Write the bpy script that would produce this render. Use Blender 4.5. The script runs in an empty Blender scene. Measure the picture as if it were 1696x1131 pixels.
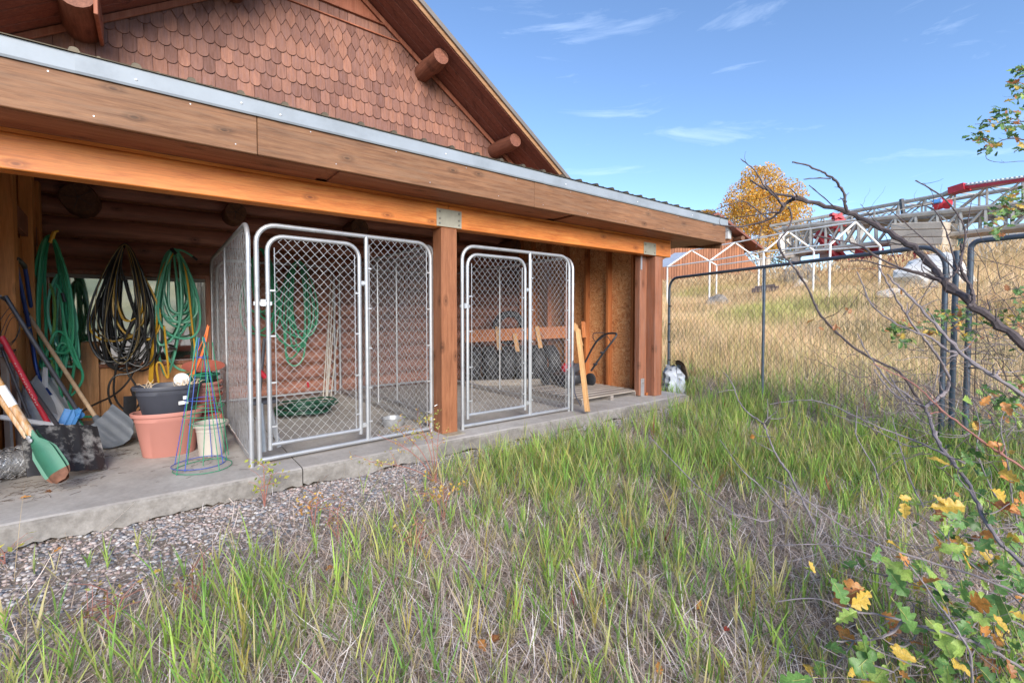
import bpy, math, random
import numpy as np
from mathutils import Vector, Matrix, Quaternion, noise
random.seed(7); rng = np.random.default_rng(7)
scene = bpy.context.scene
C = scene.collection
pi = math.pi

# ---------------------------------------------------------------- camera
F_PX = 761.27; YAW = math.radians(37.83); PITCH = math.radians(-1.784); HC = 1.1377; SY = -19.06
fwd = Vector((math.sin(YAW)*math.cos(PITCH), math.cos(YAW)*math.cos(PITCH), math.sin(PITCH)))
right = Vector((math.cos(YAW), -math.sin(YAW), 0)); up = right.cross(fwd)
cam_d = bpy.data.cameras.new('camera'); cam = bpy.data.objects.new('camera', cam_d); C.objects.link(cam)
m = Matrix((right, up, -fwd)).transposed().to_4x4(); m.translation = (0, 0, HC)
cam.matrix_world = m
cam_d.sensor_width = 36; cam_d.lens = F_PX/1696*36; cam_d.shift_y = SY/1696
cam_d.clip_end = 600; cam_d.clip_start = .03
scene.camera = cam
# ---------------------------------------------------------------- sky, sun, exposure
SUN_EL = math.radians(23); SUN_AZ = math.radians(199)
w = bpy.data.worlds.new('World'); scene.world = w; w.use_nodes = True
nt = w.node_tree; N = nt.nodes; L = nt.links
bg = N['Background']; bg.inputs[1].default_value = .114
sky = N.new('ShaderNodeTexSky'); sky.sky_type = 'NISHITA'; sky.sun_disc = False
sky.sun_elevation = SUN_EL; sky.sun_rotation = SUN_AZ; sky.altitude = 2000; sky.air_density = 1.0; sky.dust_density = .6; sky.ozone_density = 3.2
tc = N.new('ShaderNodeTexCoord'); mp = N.new('ShaderNodeMapping'); mp.inputs['Scale'].default_value = (2.2, 3.2, 16)
mp.inputs['Rotation'].default_value = (0.12, -.16, .3); mp.inputs['Location'].default_value = (.9, .4, 2.3)
nz = N.new('ShaderNodeTexNoise'); nz.inputs['Scale'].default_value = 1.3; nz.inputs['Detail'].default_value = 8; nz.inputs['Roughness'].default_value = .62; nz.inputs['Distortion'].default_value = .5
rp = N.new('ShaderNodeValToRGB'); rp.color_ramp.elements[0].position = .58; rp.color_ramp.elements[1].position = 1.05
rp.color_ramp.elements[0].color = (0, 0, 0, 1); rp.color_ramp.elements[1].color = (.4, .4, .4, 1)
mx = N.new('ShaderNodeMix'); mx.data_type = 'RGBA'
L.new(tc.outputs['Generated'], mp.inputs[0]); L.new(mp.outputs[0], nz.inputs[0]); L.new(nz.outputs[0], rp.inputs[0])
L.new(rp.outputs[0], mx.inputs[0]); L.new(sky.outputs[0], mx.inputs[6]); mx.inputs[7].default_value = (6.2, 7.0, 8.2, 1)
L.new(mx.outputs[2], bg.inputs[0])
sd = bpy.data.lights.new('sun', 'SUN'); sd.energy = 2.45; sd.angle = math.radians(38); sd.color = (1, .93, .82)
sun = bpy.data.objects.new('sun', sd); C.objects.link(sun)
sv = Vector((math.sin(SUN_AZ)*math.cos(SUN_EL), math.cos(SUN_AZ)*math.cos(SUN_EL), math.sin(SUN_EL)))
sun.rotation_euler = sv.to_track_quat('Z', 'Y').to_euler(); sun.location = (0, 0, 30)
vs = scene.view_settings; vs.view_transform = 'Standard'; vs.look = 'None'; vs.exposure = 1.4; vs.gamma = 1; vs.use_curve_mapping = False
scene.cycles.max_bounces = 7; scene.cycles.diffuse_bounces = 4; scene.cycles.transparent_max_bounces = 12

# ---------------------------------------------------------------- helpers
def ray(px, py): return fwd + right*((px-848)/F_PX) - up*((py-565.5-SY)/F_PX)
CO = Vector((0, 0, HC))
def PD(px, py, d): return CO + ray(px, py)*d
def PY(px, py, Y): r = ray(px, py); return CO + r*(Y/r.y)
def PX(px, py, X): r = ray(px, py); return CO + r*(X/r.x)
def PZ(px, py, Z=0): r = ray(px, py); return CO + r*((Z-HC)/r.z)
WL = {}
def tag(o, label=None, cat=None, group=None, kind=None):
    if label: o['label'] = label
    if cat: o['category'] = cat
    if group: o['group'] = group
    if kind: o['kind'] = kind
    return o
def thing(name, label, cat, loc=(0, 0, 0), group=None):
    o = bpy.data.objects.new(name, None); C.objects.link(o); o.location = loc; WL[o] = Vector(loc)
    o.empty_display_size = .1
    return tag(o, label, cat, group)
def link(name, me, parent=None, origin=(0, 0, 0)):
    o = bpy.data.objects.new(name, me); C.objects.link(o); WL[o] = Vector(origin)
    if parent: o.parent = parent; o.location = WL[o]-WL[parent]
    else: o.location = origin
    return o
class MB:
    def __init__(s): s.v = []; s.f = []; s.mi = []; s.m = 0
    def add(s, vs, fs):
        b = len(s.v); s.v += [Vector(p) for p in vs]; s.f += [tuple(i+b for i in f) for f in fs]; s.mi += [s.m]*len(fs); return s
    def box(s, c, size, rot=None, bev=0):
        x, y, z = [d/2 for d in size]; c = Vector(c)
        if bev <= 0:
            P = [(-x,-y,-z),(x,-y,-z),(x,y,-z),(-x,y,-z),(-x,-y,z),(x,-y,z),(x,y,z),(-x,y,z)]
            fs = [(0,3,2,1),(4,5,6,7),(0,1,5,4),(1,2,6,5),(2,3,7,6),(3,0,4,7)]
        else:
            b = min(bev, x*.9, y*.9, z*.9); P = []; 
            for sx in (-1, 1):
                for sy in (-1, 1):
                    for sz in (-1, 1):
                        P += [(sx*(x-b), sy*(y-b), sz*z), (sx*(x-b), sy*y, sz*(z-b)), (sx*x, sy*(y-b), sz*(z-b))]
            I = lambda sx, sy, sz, k: ((sx > 0)*4+(sy > 0)*2+(sz > 0))*3+k
            fs = [(I(-1,-1,-1,0),I(-1,1,-1,0),I(1,1,-1,0),I(1,-1,-1,0)), (I(-1,-1,1,0),I(1,-1,1,0),I(1,1,1,0),I(-1,1,1,0)),
                  (I(-1,-1,-1,1),I(1,-1,-1,1),I(1,-1,1,1),I(-1,-1,1,1)), (I(-1,1,-1,1),I(-1,1,1,1),I(1,1,1,1),I(1,1,-1,1)),
                  (I(-1,-1,-1,2),I(-1,-1,1,2),I(-1,1,1,2),I(-1,1,-1,2)), (I(1,-1,-1,2),I(1,1,-1,2),I(1,1,1,2),I(1,-1,1,2))]
            for a in (-1, 1):
                for d in (-1, 1):
                    fs.append((I(a,d,-1,1),I(a,d,1,1),I(a,d,1,2),I(a,d,-1,2)))
                    fs.append((I(a,-1,d,0),I(a,1,d,0),I(a,1,d,2),I(a,-1,d,2)))
                    fs.append((I(-1,a,d,0),I(1,a,d,0),I(1,a,d,1),I(-1,a,d,1)))
                    for e in (-1, 1): fs.append((I(a,d,e,0),I(a,d,e,1),I(a,d,e,2)))
        if rot is not None: P = [rot @ Vector(p) for p in P]
        return s.add([Vector(p)+c for p in P], fs)
    def bar(s, a, b, wd, th, ref=(0, 0, 1), bev=0):
        a = Vector(a); b = Vector(b); d = b-a; l = d.length; d.normalize(); r = Vector(ref)
        x = d.cross(r)
        if x.length < 1e-4: x = d.cross(Vector((1, 0, 0)))
        x.normalize(); y = x.cross(d)   # x: width dir, y: ref-ish dir
        R = Matrix((x, d, y)).transposed()
        return s.box((a+b)/2, (wd, l, th), R, bev)
    def tube(s, pts, r, n=6, closed=False, cap=True):
        pts = [Vector(p) for p in pts]; k = len(pts)
        if not hasattr(r, '__len__'): r = [r]*k
        tan = []
        for i in range(k):
            if closed: t = pts[(i+1) % k]-pts[i-1]
            else: t = pts[min(i+1, k-1)]-pts[max(i-1, 0)]
            if t.length < 1e-9: t = Vector((0, 0, 1))
            tan.append(t.normalized())
        t0 = tan[0]; nrm = t0.orthogonal().normalized(); vs = []; 
        for i in range(k):
            nrm = nrm - tan[i]*nrm.dot(tan[i])
            if nrm.length < 1e-6: nrm = tan[i].orthogonal()
            nrm.normalize(); bi = tan[i].cross(nrm)
            for j in range(n):
                a = 2*pi*j/n; vs.append(pts[i]+(nrm*math.cos(a)+bi*math.sin(a))*r[i])
        fs = []
        for i in range(k if closed else k-1):
            p = i*n; q = ((i+1) % k)*n
            for j in range(n): fs.append((p+j, p+(j+1) % n, q+(j+1) % n, q+j))
        if cap and not closed: fs.append(tuple(range(n))[::-1]); fs.append(tuple((k-1)*n+j for j in range(n)))
        return s.add(vs, fs)
    def lathe(s, prof, c, n=20, sx=1, sy=1, cap=True, R=None):
        vs = []; c = Vector(c)
        for r, z in prof:
            for j in range(n):
                a = 2*pi*j/n; p = Vector((r*math.cos(a)*sx, r*math.sin(a)*sy, z)); vs.append((R @ p if R else p)+c)
        fs = []
        for i in range(len(prof)-1):
            for j in range(n): fs.append((i*n+j, i*n+(j+1) % n, (i+1)*n+(j+1) % n, (i+1)*n+j))
        if cap: fs.append(tuple(range(n))[::-1]); fs.append(tuple((len(prof)-1)*n+j for j in range(n)))
        return s.add(vs, fs)
    def prism(s, outline, d):   # outline in 3D, extruded by vector d
        n = len(outline); d = Vector(d)
        return s.add([Vector(p) for p in outline]+[Vector(p)+d for p in outline],
                     [tuple(range(n))[::-1], tuple(range(n, 2*n))]+[(i, (i+1) % n, (i+1) % n+n, i+n) for i in range(n)])
    def grid(s, rows):
        m_ = len(rows[0])
        return s.add([p for r in rows for p in r], [(i*m_+j, i*m_+j+1, (i+1)*m_+j+1, (i+1)*m_+j) for i in range(len(rows)-1) for j in range(m_-1)])
    def mesh(s, mats, origin=(0, 0, 0), smooth=False, name='mesh'):
        me = bpy.data.meshes.new(name); o = Vector(origin)
        me.from_pydata([v-o for v in s.v], [], s.f)
        for mt in (mats if isinstance(mats, (list, tuple)) else [mats]): me.materials.append(mt)
        if any(s.mi): me.polygons.foreach_set('material_index', s.mi)
        if smooth:
            me.polygons.foreach_set('use_smooth', [True]*len(s.f))
            try: me.set_sharp_from_angle(angle=math.radians(40))
            except Exception: pass
        return me
    def build(s, name, mats, parent=None, smooth=False, origin=None):
        if origin is None:
            xs = [v.x for v in s.v]; ys = [v.y for v in s.v]; zs = [v.z for v in s.v]
            origin = ((min(xs)+max(xs))/2, (min(ys)+max(ys))/2, min(zs))
        return link(name, s.mesh(mats, origin, smooth, name), parent, origin)
def npmesh(name, V, F4, mat, col=None, smooth=False):
    """V (n,3) array, F4 list of (k,nv) index arrays"""
    me = bpy.data.meshes.new(name); me.vertices.add(len(V)); me.vertices.foreach_set('co', V.astype(np.float32).ravel())
    loops = np.concatenate([f.ravel() for f in F4]); tot = np.concatenate([np.full(len(f), f.shape[1]) for f in F4])
    st = np.concatenate([[0], np.cumsum(tot)[:-1]])
    me.loops.add(len(loops)); me.loops.foreach_set('vertex_index', loops.astype(np.int32))
    me.polygons.add(len(tot)); me.polygons.foreach_set('loop_start', st.astype(np.int32)); me.polygons.foreach_set('loop_total', tot.astype(np.int32))
    if smooth: me.polygons.foreach_set('use_smooth', np.ones(len(tot), bool))
    me.update(calc_edges=True)
    if col is not None:
        a = me.color_attributes.new('col', 'FLOAT_COLOR', 'POINT'); a.data.foreach_set('color', np.c_[col, np.ones(len(col))].astype(np.float32).ravel())
    me.materials.append(mat)
    return me

# ---------------------------------------------------------------- materials
def nodes(name):
    mt = bpy.data.materials.new(name); mt.use_nodes = True; t = mt.node_tree; b = t.nodes['Principled BSDF']; return mt, t, b
def ramp(t, fac, cols, pos=None):
    r = t.nodes.new('ShaderNodeValToRGB'); cr = r.color_ramp; n = len(cols)
    pos = pos or [i/(n-1) for i in range(n)]
    while len(cr.elements) < n: cr.elements.new(.5)
    for e, c, p in zip(cr.elements, cols, pos): e.position = p; e.color = (*c, 1)
    if fac is not None: t.links.new(fac, r.inputs[0])
    return r.outputs[0]
def mixc(t, fac, a, b, mode='MIX'):
    x = t.nodes.new('ShaderNodeMix'); x.data_type = 'RGBA'; x.blend_type = mode
    for s_, v in ((0, fac), (6, a), (7, b)):
        if hasattr(v, 'is_output') or isinstance(v, bpy.types.NodeSocket): t.links.new(v, x.inputs[s_])
        else: x.inputs[s_].default_value = v if s_ == 0 else (*v, 1) if len(v) == 3 else v
    return x.outputs[2]
def noise_(t, scale, detail=5, rough=.6, mscale=(1, 1, 1), coord='Object', dist=0, offs=None):
    tc = t.nodes.new('ShaderNodeTexCoord'); mp = t.nodes.new('ShaderNodeMapping'); mp.inputs['Scale'].default_value = mscale
    t.links.new(tc.outputs[coord], mp.inputs[0])
    if offs is not None:
        t.links.new(offs, mp.inputs['Location'])
    n = t.nodes.new('ShaderNodeTexNoise'); n.inputs['Scale'].default_value = scale; n.inputs['Detail'].default_value = detail
    n.inputs['Roughness'].default_value = rough; n.inputs['Distortion'].default_value = dist
    t.links.new(mp.outputs[0], n.inputs[0]); return n.outputs[0], mp.outputs[0]
def rnd(t):
    o = t.nodes.new('ShaderNodeObjectInfo'); return o.outputs['Random']
def rvec(t, k=30.):
    o = rnd(t); v = t.nodes.new('ShaderNodeCombineXYZ'); mlt = t.nodes.new('ShaderNodeMath'); mlt.operation = 'MULTIPLY'; mlt.inputs[1].default_value = k
    t.links.new(o, mlt.inputs[0]); [t.links.new(mlt.outputs[0], v.inputs[i]) for i in range(3)]; return v.outputs[0]
def bump(t, b, h, strength=.3, dist=.01):
    n = t.nodes.new('ShaderNodeBump'); n.inputs['Strength'].default_value = strength; n.inputs['Distance'].default_value = dist
    t.links.new(h, n.inputs['Height']); t.links.new(n.outputs[0], b.inputs['Normal']); return n
def wood(name, c1, c2, c3, axis='x', rough=.6, knots=True, spec=.3, var=.35, grain=1.0, weather=None):
    mt, t, b = nodes(name)
    st = {'x': (.8, 12, 12), 'y': (12, .8, 12), 'z': (12, 12, .8)}[axis]
    off = rvec(t)
    g, mv = noise_(t, 2.2*grain, 8, .65, st, offs=off, dist=.6)
    base = ramp(t, g, [c1, c2, c3], [.28, .52, .74])
    g2, _ = noise_(t, 7*grain, 6, .7, tuple(3*s if s > 1 else s*1.5 for s in st), offs=off)
    base = mixc(t, .5, base, ramp(t, g2, [(.45, .42, .4), (1.1, 1.08, 1.05)], [.3, .62]), 'MULTIPLY')
    if knots:
        kn = t.nodes.new('ShaderNodeTexVoronoi'); kn.inputs['Scale'].default_value = 1.0; kn.feature = 'F1'
        kn.voronoi_dimensions = '2D'; mp = t.nodes.new('ShaderNodeMapping'); tc = t.nodes.new('ShaderNodeTexCoord'); sp = t.nodes.new('ShaderNodeSeparateXYZ'); cb = t.nodes.new('ShaderNodeCombineXYZ'); ad = t.nodes.new('ShaderNodeMath')
        t.links.new(tc.outputs['Object'], sp.inputs[0]); o3 = {'x': (0, 1, 2), 'y': (1, 0, 2), 'z': (2, 0, 1)}[axis]
        t.links.new(sp.outputs[o3[0]], cb.inputs[0]); t.links.new(sp.outputs[o3[1]], ad.inputs[0]); t.links.new(sp.outputs[o3[2]], ad.inputs[1]); t.links.new(ad.outputs[0], cb.inputs[1])
        mp.inputs['Scale'].default_value = (1.5, 3.1, 1); t.links.new(cb.outputs[0], mp.inputs[0]); t.links.new(off, mp.inputs['Location']); t.links.new(mp.outputs[0], kn.inputs[0])
        base = mixc(t, ramp(t, kn.outputs['Distance'], [(.9, .9, .9), (.25, .25, .25), (.55, .55, .55), (.0, .0, .0)], [.018, .04, .052, .11]), base, tuple(x*.42 for x in c1))
    lo, _ = noise_(t, 1.3, 3, .6, (1, 1, 1), offs=off)
    base = mixc(t, .55, base, ramp(t, lo, [(.62, .6, .58), (1.15, 1.12, 1.1)], [.3, .7]), 'MULTIPLY')
    r = rnd(t); base = mixc(t, var, base, ramp(t, r, [(.6, .55, .55), (1, 1, 1), (1.35, 1.28, 1.15)]), 'MULTIPLY')
    if weather:
        wn, _ = noise_(t, 3, 6, .7, st, offs=off); base = mixc(t, ramp(t, wn, [(0, 0, 0), (.8, .8, .8)], [.45, .75]), base, weather)
    t.links.new(base, b.inputs['Base Color']); b.inputs['Roughness'].default_value = rough; b.inputs['Specular IOR Level'].default_value = spec
    bump(t, b, g2, .25, .004)
    return mt
def plain(name, c, rough=.5, metal=0, var=.15, nscale=12, spec=.4, bumps=0, c2=None, pos=(.4, .65), trans=0):
    mt, t, b = nodes(name)
    n, _ = noise_(t, nscale, 6, .65)
    c2 = c2 or tuple(x*(1-var*2) for x in c)
    base = ramp(t, n, [c2, c, tuple(min(1, x*(1+var)) for x in c)], [pos[0]-.15, pos[0]+.1, pos[1]+.1])
    t.links.new(base, b.inputs['Base Color']); b.inputs['Roughness'].default_value = rough; b.inputs['Metallic'].default_value = metal
    b.inputs['Specular IOR Level'].default_value = spec
    if bumps: bump(t, b, n, bumps, .01)
    return mt
def attrmat(name, rough=.6, trans=.3, spec=.25):
    mt, t, b = nodes(name); a = t.nodes.new('ShaderNodeAttribute'); a.attribute_name = 'col'
    t.links.new(a.outputs['Color'], b.inputs['Base Color']); b.inputs['Roughness'].default_value = rough; b.inputs['Specular IOR Level'].default_value = spec
    if trans:
        tr = t.nodes.new('ShaderNodeBsdfTranslucent'); t.links.new(a.outputs['Color'], tr.inputs[0]); ms = t.nodes.new('ShaderNodeMixShader'); ms.inputs[0].default_value = trans
        t.links.new(b.outputs[0], ms.inputs[1]); t.links.new(tr.outputs[0], ms.inputs[2]); t.links.new(ms.outputs[0], t.nodes['Material Output'].inputs[0])
    return mt
def leafmat(name, c, trans=.35):
    mt, t, b = nodes(name); n, _ = noise_(t, 18, 4, .6, offs=rvec(t)); base = ramp(t, n, [tuple(x*.7 for x in c), c, tuple(min(1, x*1.3) for x in c)], [.3, .5, .7])
    t.links.new(base, b.inputs['Base Color']); b.inputs['Roughness'].default_value = .45
    tr = t.nodes.new('ShaderNodeBsdfTranslucent'); t.links.new(base, tr.inputs[0]); ms = t.nodes.new('ShaderNodeMixShader'); ms.inputs[0].default_value = trans
    t.links.new(b.outputs[0], ms.inputs[1]); t.links.new(tr.outputs[0], ms.inputs[2]); t.links.new(ms.outputs[0], t.nodes['Material Output'].inputs[0]); return mt

M = {}
M['beam'] = wood('beam_wood', (.60, .15, .025), (.82, .27, .055), (.90, .38, .10), 'x', .42, spec=.4, var=.15, grain=1.6)
M['fascia'] = wood('fascia_wood', (.12, .055, .028), (.25, .12, .06), (.33, .175, .09), 'x', .6, var=.25, grain=1.8, weather=(.24, .14, .085))
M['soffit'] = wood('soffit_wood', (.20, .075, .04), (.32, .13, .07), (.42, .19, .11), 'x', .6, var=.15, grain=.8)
M['post'] = wood('post_wood', (.20, .075, .035), (.31, .125, .06), (.38, .17, .085), 'z', .55, var=.15, grain=1.5)
M['lath'] = wood('rake_lath_wood', (.3, .15, .07), (.40, .22, .11), (.46, .27, .15), 'x', .6, knots=False)
M['purlin'] = wood('purlin_log_wood', (.13, .045, .028), (.21, .08, .05), (.30, .125, .08), 'y', .55, var=.2, grain=1.2)
M['stud'] = wood('stud_wood', (.40, .13, .045), (.56, .20, .07), (.66, .27, .1), 'z', .6, var=.5, grain=.8)
M['sidestud'] = wood('side_wall_wood', (.46, .17, .05), (.64, .27, .085), (.72, .34, .12), 'z', .55, var=.3, grain=.8)
M['corner'] = wood('corner_board_wood', (.20, .08, .045), (.32, .13, .075), (.40, .18, .105), 'z', .6, var=.4, weather=(.26, .15, .115), grain=.8)
M['log'] = wood('log_wall_wood', (.26, .12, .09), (.45, .20, .14), (.64, .31, .20), 'x', .5, var=.35, grain=.6)
M['logend'] = wood('log_end_wood', (.10, .05, .03), (.17, .085, .05), (.26, .14, .08), 'y', .6, var=.3, knots=False)
M['gablewood'] = wood('gable_soffit_wood', (.16, .05, .035), (.24, .085, .06), (.33, .13, .085), 'x', .55, var=.3, weather=(.14, .06, .055), grain=1.5)
M['gabletrim'] = wood('gable_trim_wood', (.28, .09, .05), (.38, .135, .08), (.44, .18, .11), 'z', .6, knots=False, var=.25, grain=.6)
M['shingle'] = wood('shingle_wood', (.18, .08, .055), (.27, .128, .092), (.345, .175, .128), 'z', .65, knots=False, var=.8, grain=1.8, weather=(.22, .12, .11))
M['lightwood'] = wood('pale_lumber', (.52, .27, .11), (.66, .38, .17), (.74, .47, .24), 'z', .6, var=.3)
M['handlewood'] = wood('handle_wood', (.48, .32, .2), (.62, .45, .3), (.7, .54, .38), 'z', .5, knots=False, var=.2)
M['handlewood2'] = wood('old_handle_wood', (.38, .18, .06), (.5, .28, .11), (.56, .35, .15), 'z', .5, knots=False, var=.2, weather=(.6, .55, .5))
M['ply'] = wood('plywood', (.52, .23, .085), (.66, .33, .135), (.74, .42, .2), 'z', .55, var=.15, grain=.35, knots=False)
M['darkboard'] = wood('barn_boards', (.25, .1, .055), (.36, .155, .085), (.44, .21, .12), 'z', .7, var=.4, knots=False)
M['greyboard'] = wood('weathered_grey_boards', (.26, .23, .21), (.38, .34, .31), (.48, .44, .4), 'x', .75, var=.35)
M['crate'] = wood('concrete_weight_paint', (.5, .44, .37), (.6, .53, .45), (.66, .6, .52), 'x', .8, var=.1, knots=False)
# OSB: coarse overlapping strands
mt, t, b = nodes('osb'); 
tc = t.nodes.new('ShaderNodeTexCoord'); nn, _ = noise_(t, 6, 3, .5); 
cols = None
for k, (sc, rz) in enumerate([((30, 30, 9), .6), ((30, 30, 9), -.7), ((9, 9, 30), .2)]):
    mp = t.nodes.new('ShaderNodeMapping'); mp.inputs['Rotation'].default_value = (rz, 0, 0); mp.inputs['Scale'].default_value = sc
    v = t.nodes.new('ShaderNodeTexVoronoi'); v.inputs['Scale'].default_value = 2.3; v.inputs['Randomness'].default_value = 1
    dn = t.nodes.new('ShaderNodeTexNoise'); dn.inputs['Scale'].default_value = 3; va = t.nodes.new('ShaderNodeVectorMath'); va.operation = 'ADD'
    t.links.new(tc.outputs['Object'], dn.inputs[0]); t.links.new(tc.outputs['Object'], va.inputs[0]); t.links.new(dn.outputs[1], va.inputs[1])
    t.links.new(va.outputs[0], mp.inputs[0]); t.links.new(mp.outputs[0], v.inputs[0])
    sep = t.nodes.new('ShaderNodeSeparateColor'); t.links.new(v.outputs['Color'], sep.inputs[0])
    cc = ramp(t, sep.outputs[k], [(.40, .14, .05), (.62, .24, .08), (.70, .34, .14), (.78, .46, .23)])
    if cols is None: cols = cc; hh = sep.outputs[k]
    else: cols = mixc(t, ramp(t, sep.outputs[(k+1) % 3], [(0, 0, 0), (1, 1, 1)], [.45, .55]), cols, cc)
t.links.new(cols, b.inputs['Base Color']); b.inputs['Roughness'].default_value = .65; bump(t, b, hh, .35, .004); M['osb'] = mt

M['galv'] = plain('galvanized_steel', (.47, .475, .49), .42, .6, .12, 9)
M['galvwire'] = plain('galvanized_wire', (.56, .56, .57), .4, .6, .1, 9)
M['flash'] = plain('flashing_metal', (.27, .30, .335), .6, .1, .15, 2.5)
M['roofmetal'] = plain('metal_roof', (.09, .07, .045), .5, .3, .2, 3)
M['housemetal'] = plain('house_roof_metal', (.20, .17, .15), .55, .3, .12, 3)
M['bracket'] = plain('bracket_steel', (.42, .38, .29), .5, .35, .1, 14)
M['bolt'] = plain('bolt_steel', (.3, .28, .25), .4, .7)
M['fencedark'] = plain('dark_painted_steel', (.10, .125, .16), .45, .35, .2, 10)
M['fencewire'] = plain('rusty_wire', (.10, .075, .055), .6, .4)
M['whitepole'] = plain('white_painted_poles', (.82, .8, .78), .5, 0, .06, 12, c2=(.6, .52, .45), pos=(.28, .4))
M['green'] = plain('green_hose_rubber', (.05, .34, .17), .32, 0, .12, 5, spec=.5)
M['green2'] = plain('pale_green_hose_rubber', (.12, .46, .29), .32, 0, .12, 5, spec=.5)
M['dgreen'] = plain('dark_green_hose_rubber', (.014, .065, .038), .35, 0, .2, 5, spec=.5)
M['olive'] = plain('olive_hose_rubber', (.17, .33, .08), .35, 0, .1, 5, spec=.5)
M['black'] = plain('black_rubber', (.03, .028, .027), .38, 0, .3, 8, spec=.5)
M['tan'] = plain('tan_hose_stripe', (.30, .21, .08), .45)
M['yellow'] = plain('yellow_hose_rubber', (.72, .40, .03), .35, 0, .1, 5, spec=.5)
M['orange'] = plain('orange_strap', (.65, .14, .03), .5)
M['blacktool'] = plain('black_painted_metal', (.04, .04, .045), .4, .2, .2, 14)
M['darkpole'] = plain('charcoal_tube', (.09, .09, .105), .4, .3)
M['scuffed'] = plain('scuffed_black_plastic', (.025, .024, .026), .5, 0, .2, 11, c2=(.48, .46, .43), pos=(.40, .46), bumps=.15)
M['greyplastic'] = plain('grey_plastic', (.12, .135, .16), .5, 0, .1, 8)
M['paleplastic'] = plain('pale_grey_plastic', (.50, .51, .53), .5, 0, .07, 6)
M['whiteplastic'] = plain('white_plastic', (.78, .77, .77), .45, 0, .06, 8)
M['blueplastic'] = plain('bright_blue_plastic', (.10, .32, .70), .45, 0, .12, 8)
M['bluemetal'] = plain('blue_enamel_tube', (.03, .07, .28), .3, .4, .15, 8, spec=.6)
M['redpaint'] = plain('red_painted_handle', (.55, .03, .05), .4, 0, .1, 8)
M['cranered'] = plain('crane_red_paint', (.50, .035, .05), .5, 0, .2, 2)
M['cranegrey'] = plain('crane_grey_paint', (.44, .41, .37), .5, .3, .2, 3)
M['greenblade'] = plain('digger_green_paint', (.03, .125, .08), .5, .1, .15, 7, c2=(.16, .12, .08), pos=(.26, .36))
M['rust'] = plain('rusty_steel', (.17, .075, .045), .8, .1, .3, 14)
M['terra'] = plain('terracotta_plastic', (.42, .18, .145), .6, 0, .06, 5, c2=(.40, .23, .18), pos=(.22, .6))
M['terra2'] = plain('dark_terracotta_plastic', (.42, .12, .085), .55, 0, .1, 4)
M['charpot'] = plain('charcoal_pot_plastic', (.055, .058, .075), .5, 0, .1, 6)
M['cream'] = plain('cream_pot_plastic', (.5, .45, .385), .55, 0, .05, 4)
M['dgpot'] = plain('dark_green_pot_plastic', (.02, .08, .06), .5)
M['straw'] = plain('dead_root_straw', (.62, .48, .33), .8)
M['bluewire'] = plain('blue_coated_wire', (.03, .08, .38), .4)
M['greenwire'] = plain('green_coated_wire', (.02, .24, .12), .4)
M['tyre'] = plain('tyre_rubber', (.035, .035, .04), .6, 0, .3, 20, bumps=.3)
M['label'] = plain('paper_label', (.8, .8, .8), .6, 0, .03)
M['rock'] = plain('grey_brown_rock', (.33, .29, .25), .85, 0, .25, 3, bumps=.6)
M['whiterock'] = plain('white_stone', (.75, .72, .68), .85, 0, .12, 3, bumps=.6)
M['tarpm'] = plain('grey_white_tarp', (.5, .53, .6), .6, 0, .1, 3)
M['trailer'] = plain('pale_trailer_side', (.66, .68, .70), .5, 0, .08, 2)
M['teal'] = plain('teal_paint', (.04, .32, .27), .5, 0, .1, 4)
M['bark'] = plain('grey_brown_bark', (.10, .078, .08), .8, 0, .3, 25, bumps=.5)
M['barkslab'] = plain('brown_bark_slab', (.26, .17, .12), .9, 0, .35, 14, bumps=.6)
M['barkpale'] = plain('pale_grey_bark', (.24, .205, .215), .75, 0, .25, 25, bumps=.4)
M['barkred'] = plain('reddish_twig_bark', (.33, .14, .11), .6, 0, .15, 20)
M['barkdark'] = plain('dark_bark', (.13, .09, .065), .9, 0, .4, 12, bumps=.6)
M['aspenbark'] = plain('aspen_bark', (.48, .42, .36), .8, 0, .2, 4)
M['lg'] = leafmat('oak_leaf_green', (.15, .29, .08)); M['ll'] = leafmat('oak_leaf_lime', (.34, .48, .11)); M['ly'] = leafmat('oak_leaf_yellow', (.66, .44, .08))
M['ld'] = leafmat('oak_leaf_shaded_green', (.06, .14, .035), .3); M['lo'] = leafmat('oak_leaf_orange', (.60, .26, .07)); M['lb'] = leafmat('oak_leaf_brown', (.42, .17, .07)); M['lr'] = leafmat('oak_leaf_red', (.42, .05, .03))  # ld: green leaf darkened, backlit shade put into its colour
M['grass'] = attrmat('grass_blades', .5, .35); M['foliage'] = attrmat('foliage_leaves', .55, .4)
M['stone'] = attrmat('gravel_stones', .75, 0, .3); M['litter'] = attrmat('dead_litter', .85, 0, .1)
# concrete
mt, t, b = nodes('concrete'); n1, _ = noise_(t, 1.6, 8, .65); n2, _ = noise_(t, 40, 4, .6); n3, _ = noise_(t, 6, 6, .7)
base = ramp(t, n1, [(.33, .295, .265), (.42, .385, .355), (.50, .47, .44)], [.32, .5, .68])
base = mixc(t, .5, base, ramp(t, n3, [(.72, .7, .68), (1.08, 1.07, 1.05)], [.35, .6]), 'MULTIPLY'); base = mixc(t, .35, base, ramp(t, n2, [(.75, .75, .75), (1.1, 1.1, 1.1)], [.35, .6]), 'MULTIPLY')
t.links.new(base, b.inputs['Base Color']); b.inputs['Roughness'].default_value = .8; bump(t, b, n2, .15, .004); M['concrete'] = mt
mt, t, b = nodes('rough_concrete_edge'); n1, _ = noise_(t, 5, 8, .7); n2, _ = noise_(t, 22, 6, .7)
base = ramp(t, n1, [(.17, .155, .14), (.25, .23, .21), (.33, .305, .28)], [.32, .5, .68]); base = mixc(t, .6, base, ramp(t, n2, [(.6, .58, .55), (1.1, 1.1, 1.1)], [.35, .6]), 'MULTIPLY')
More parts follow.
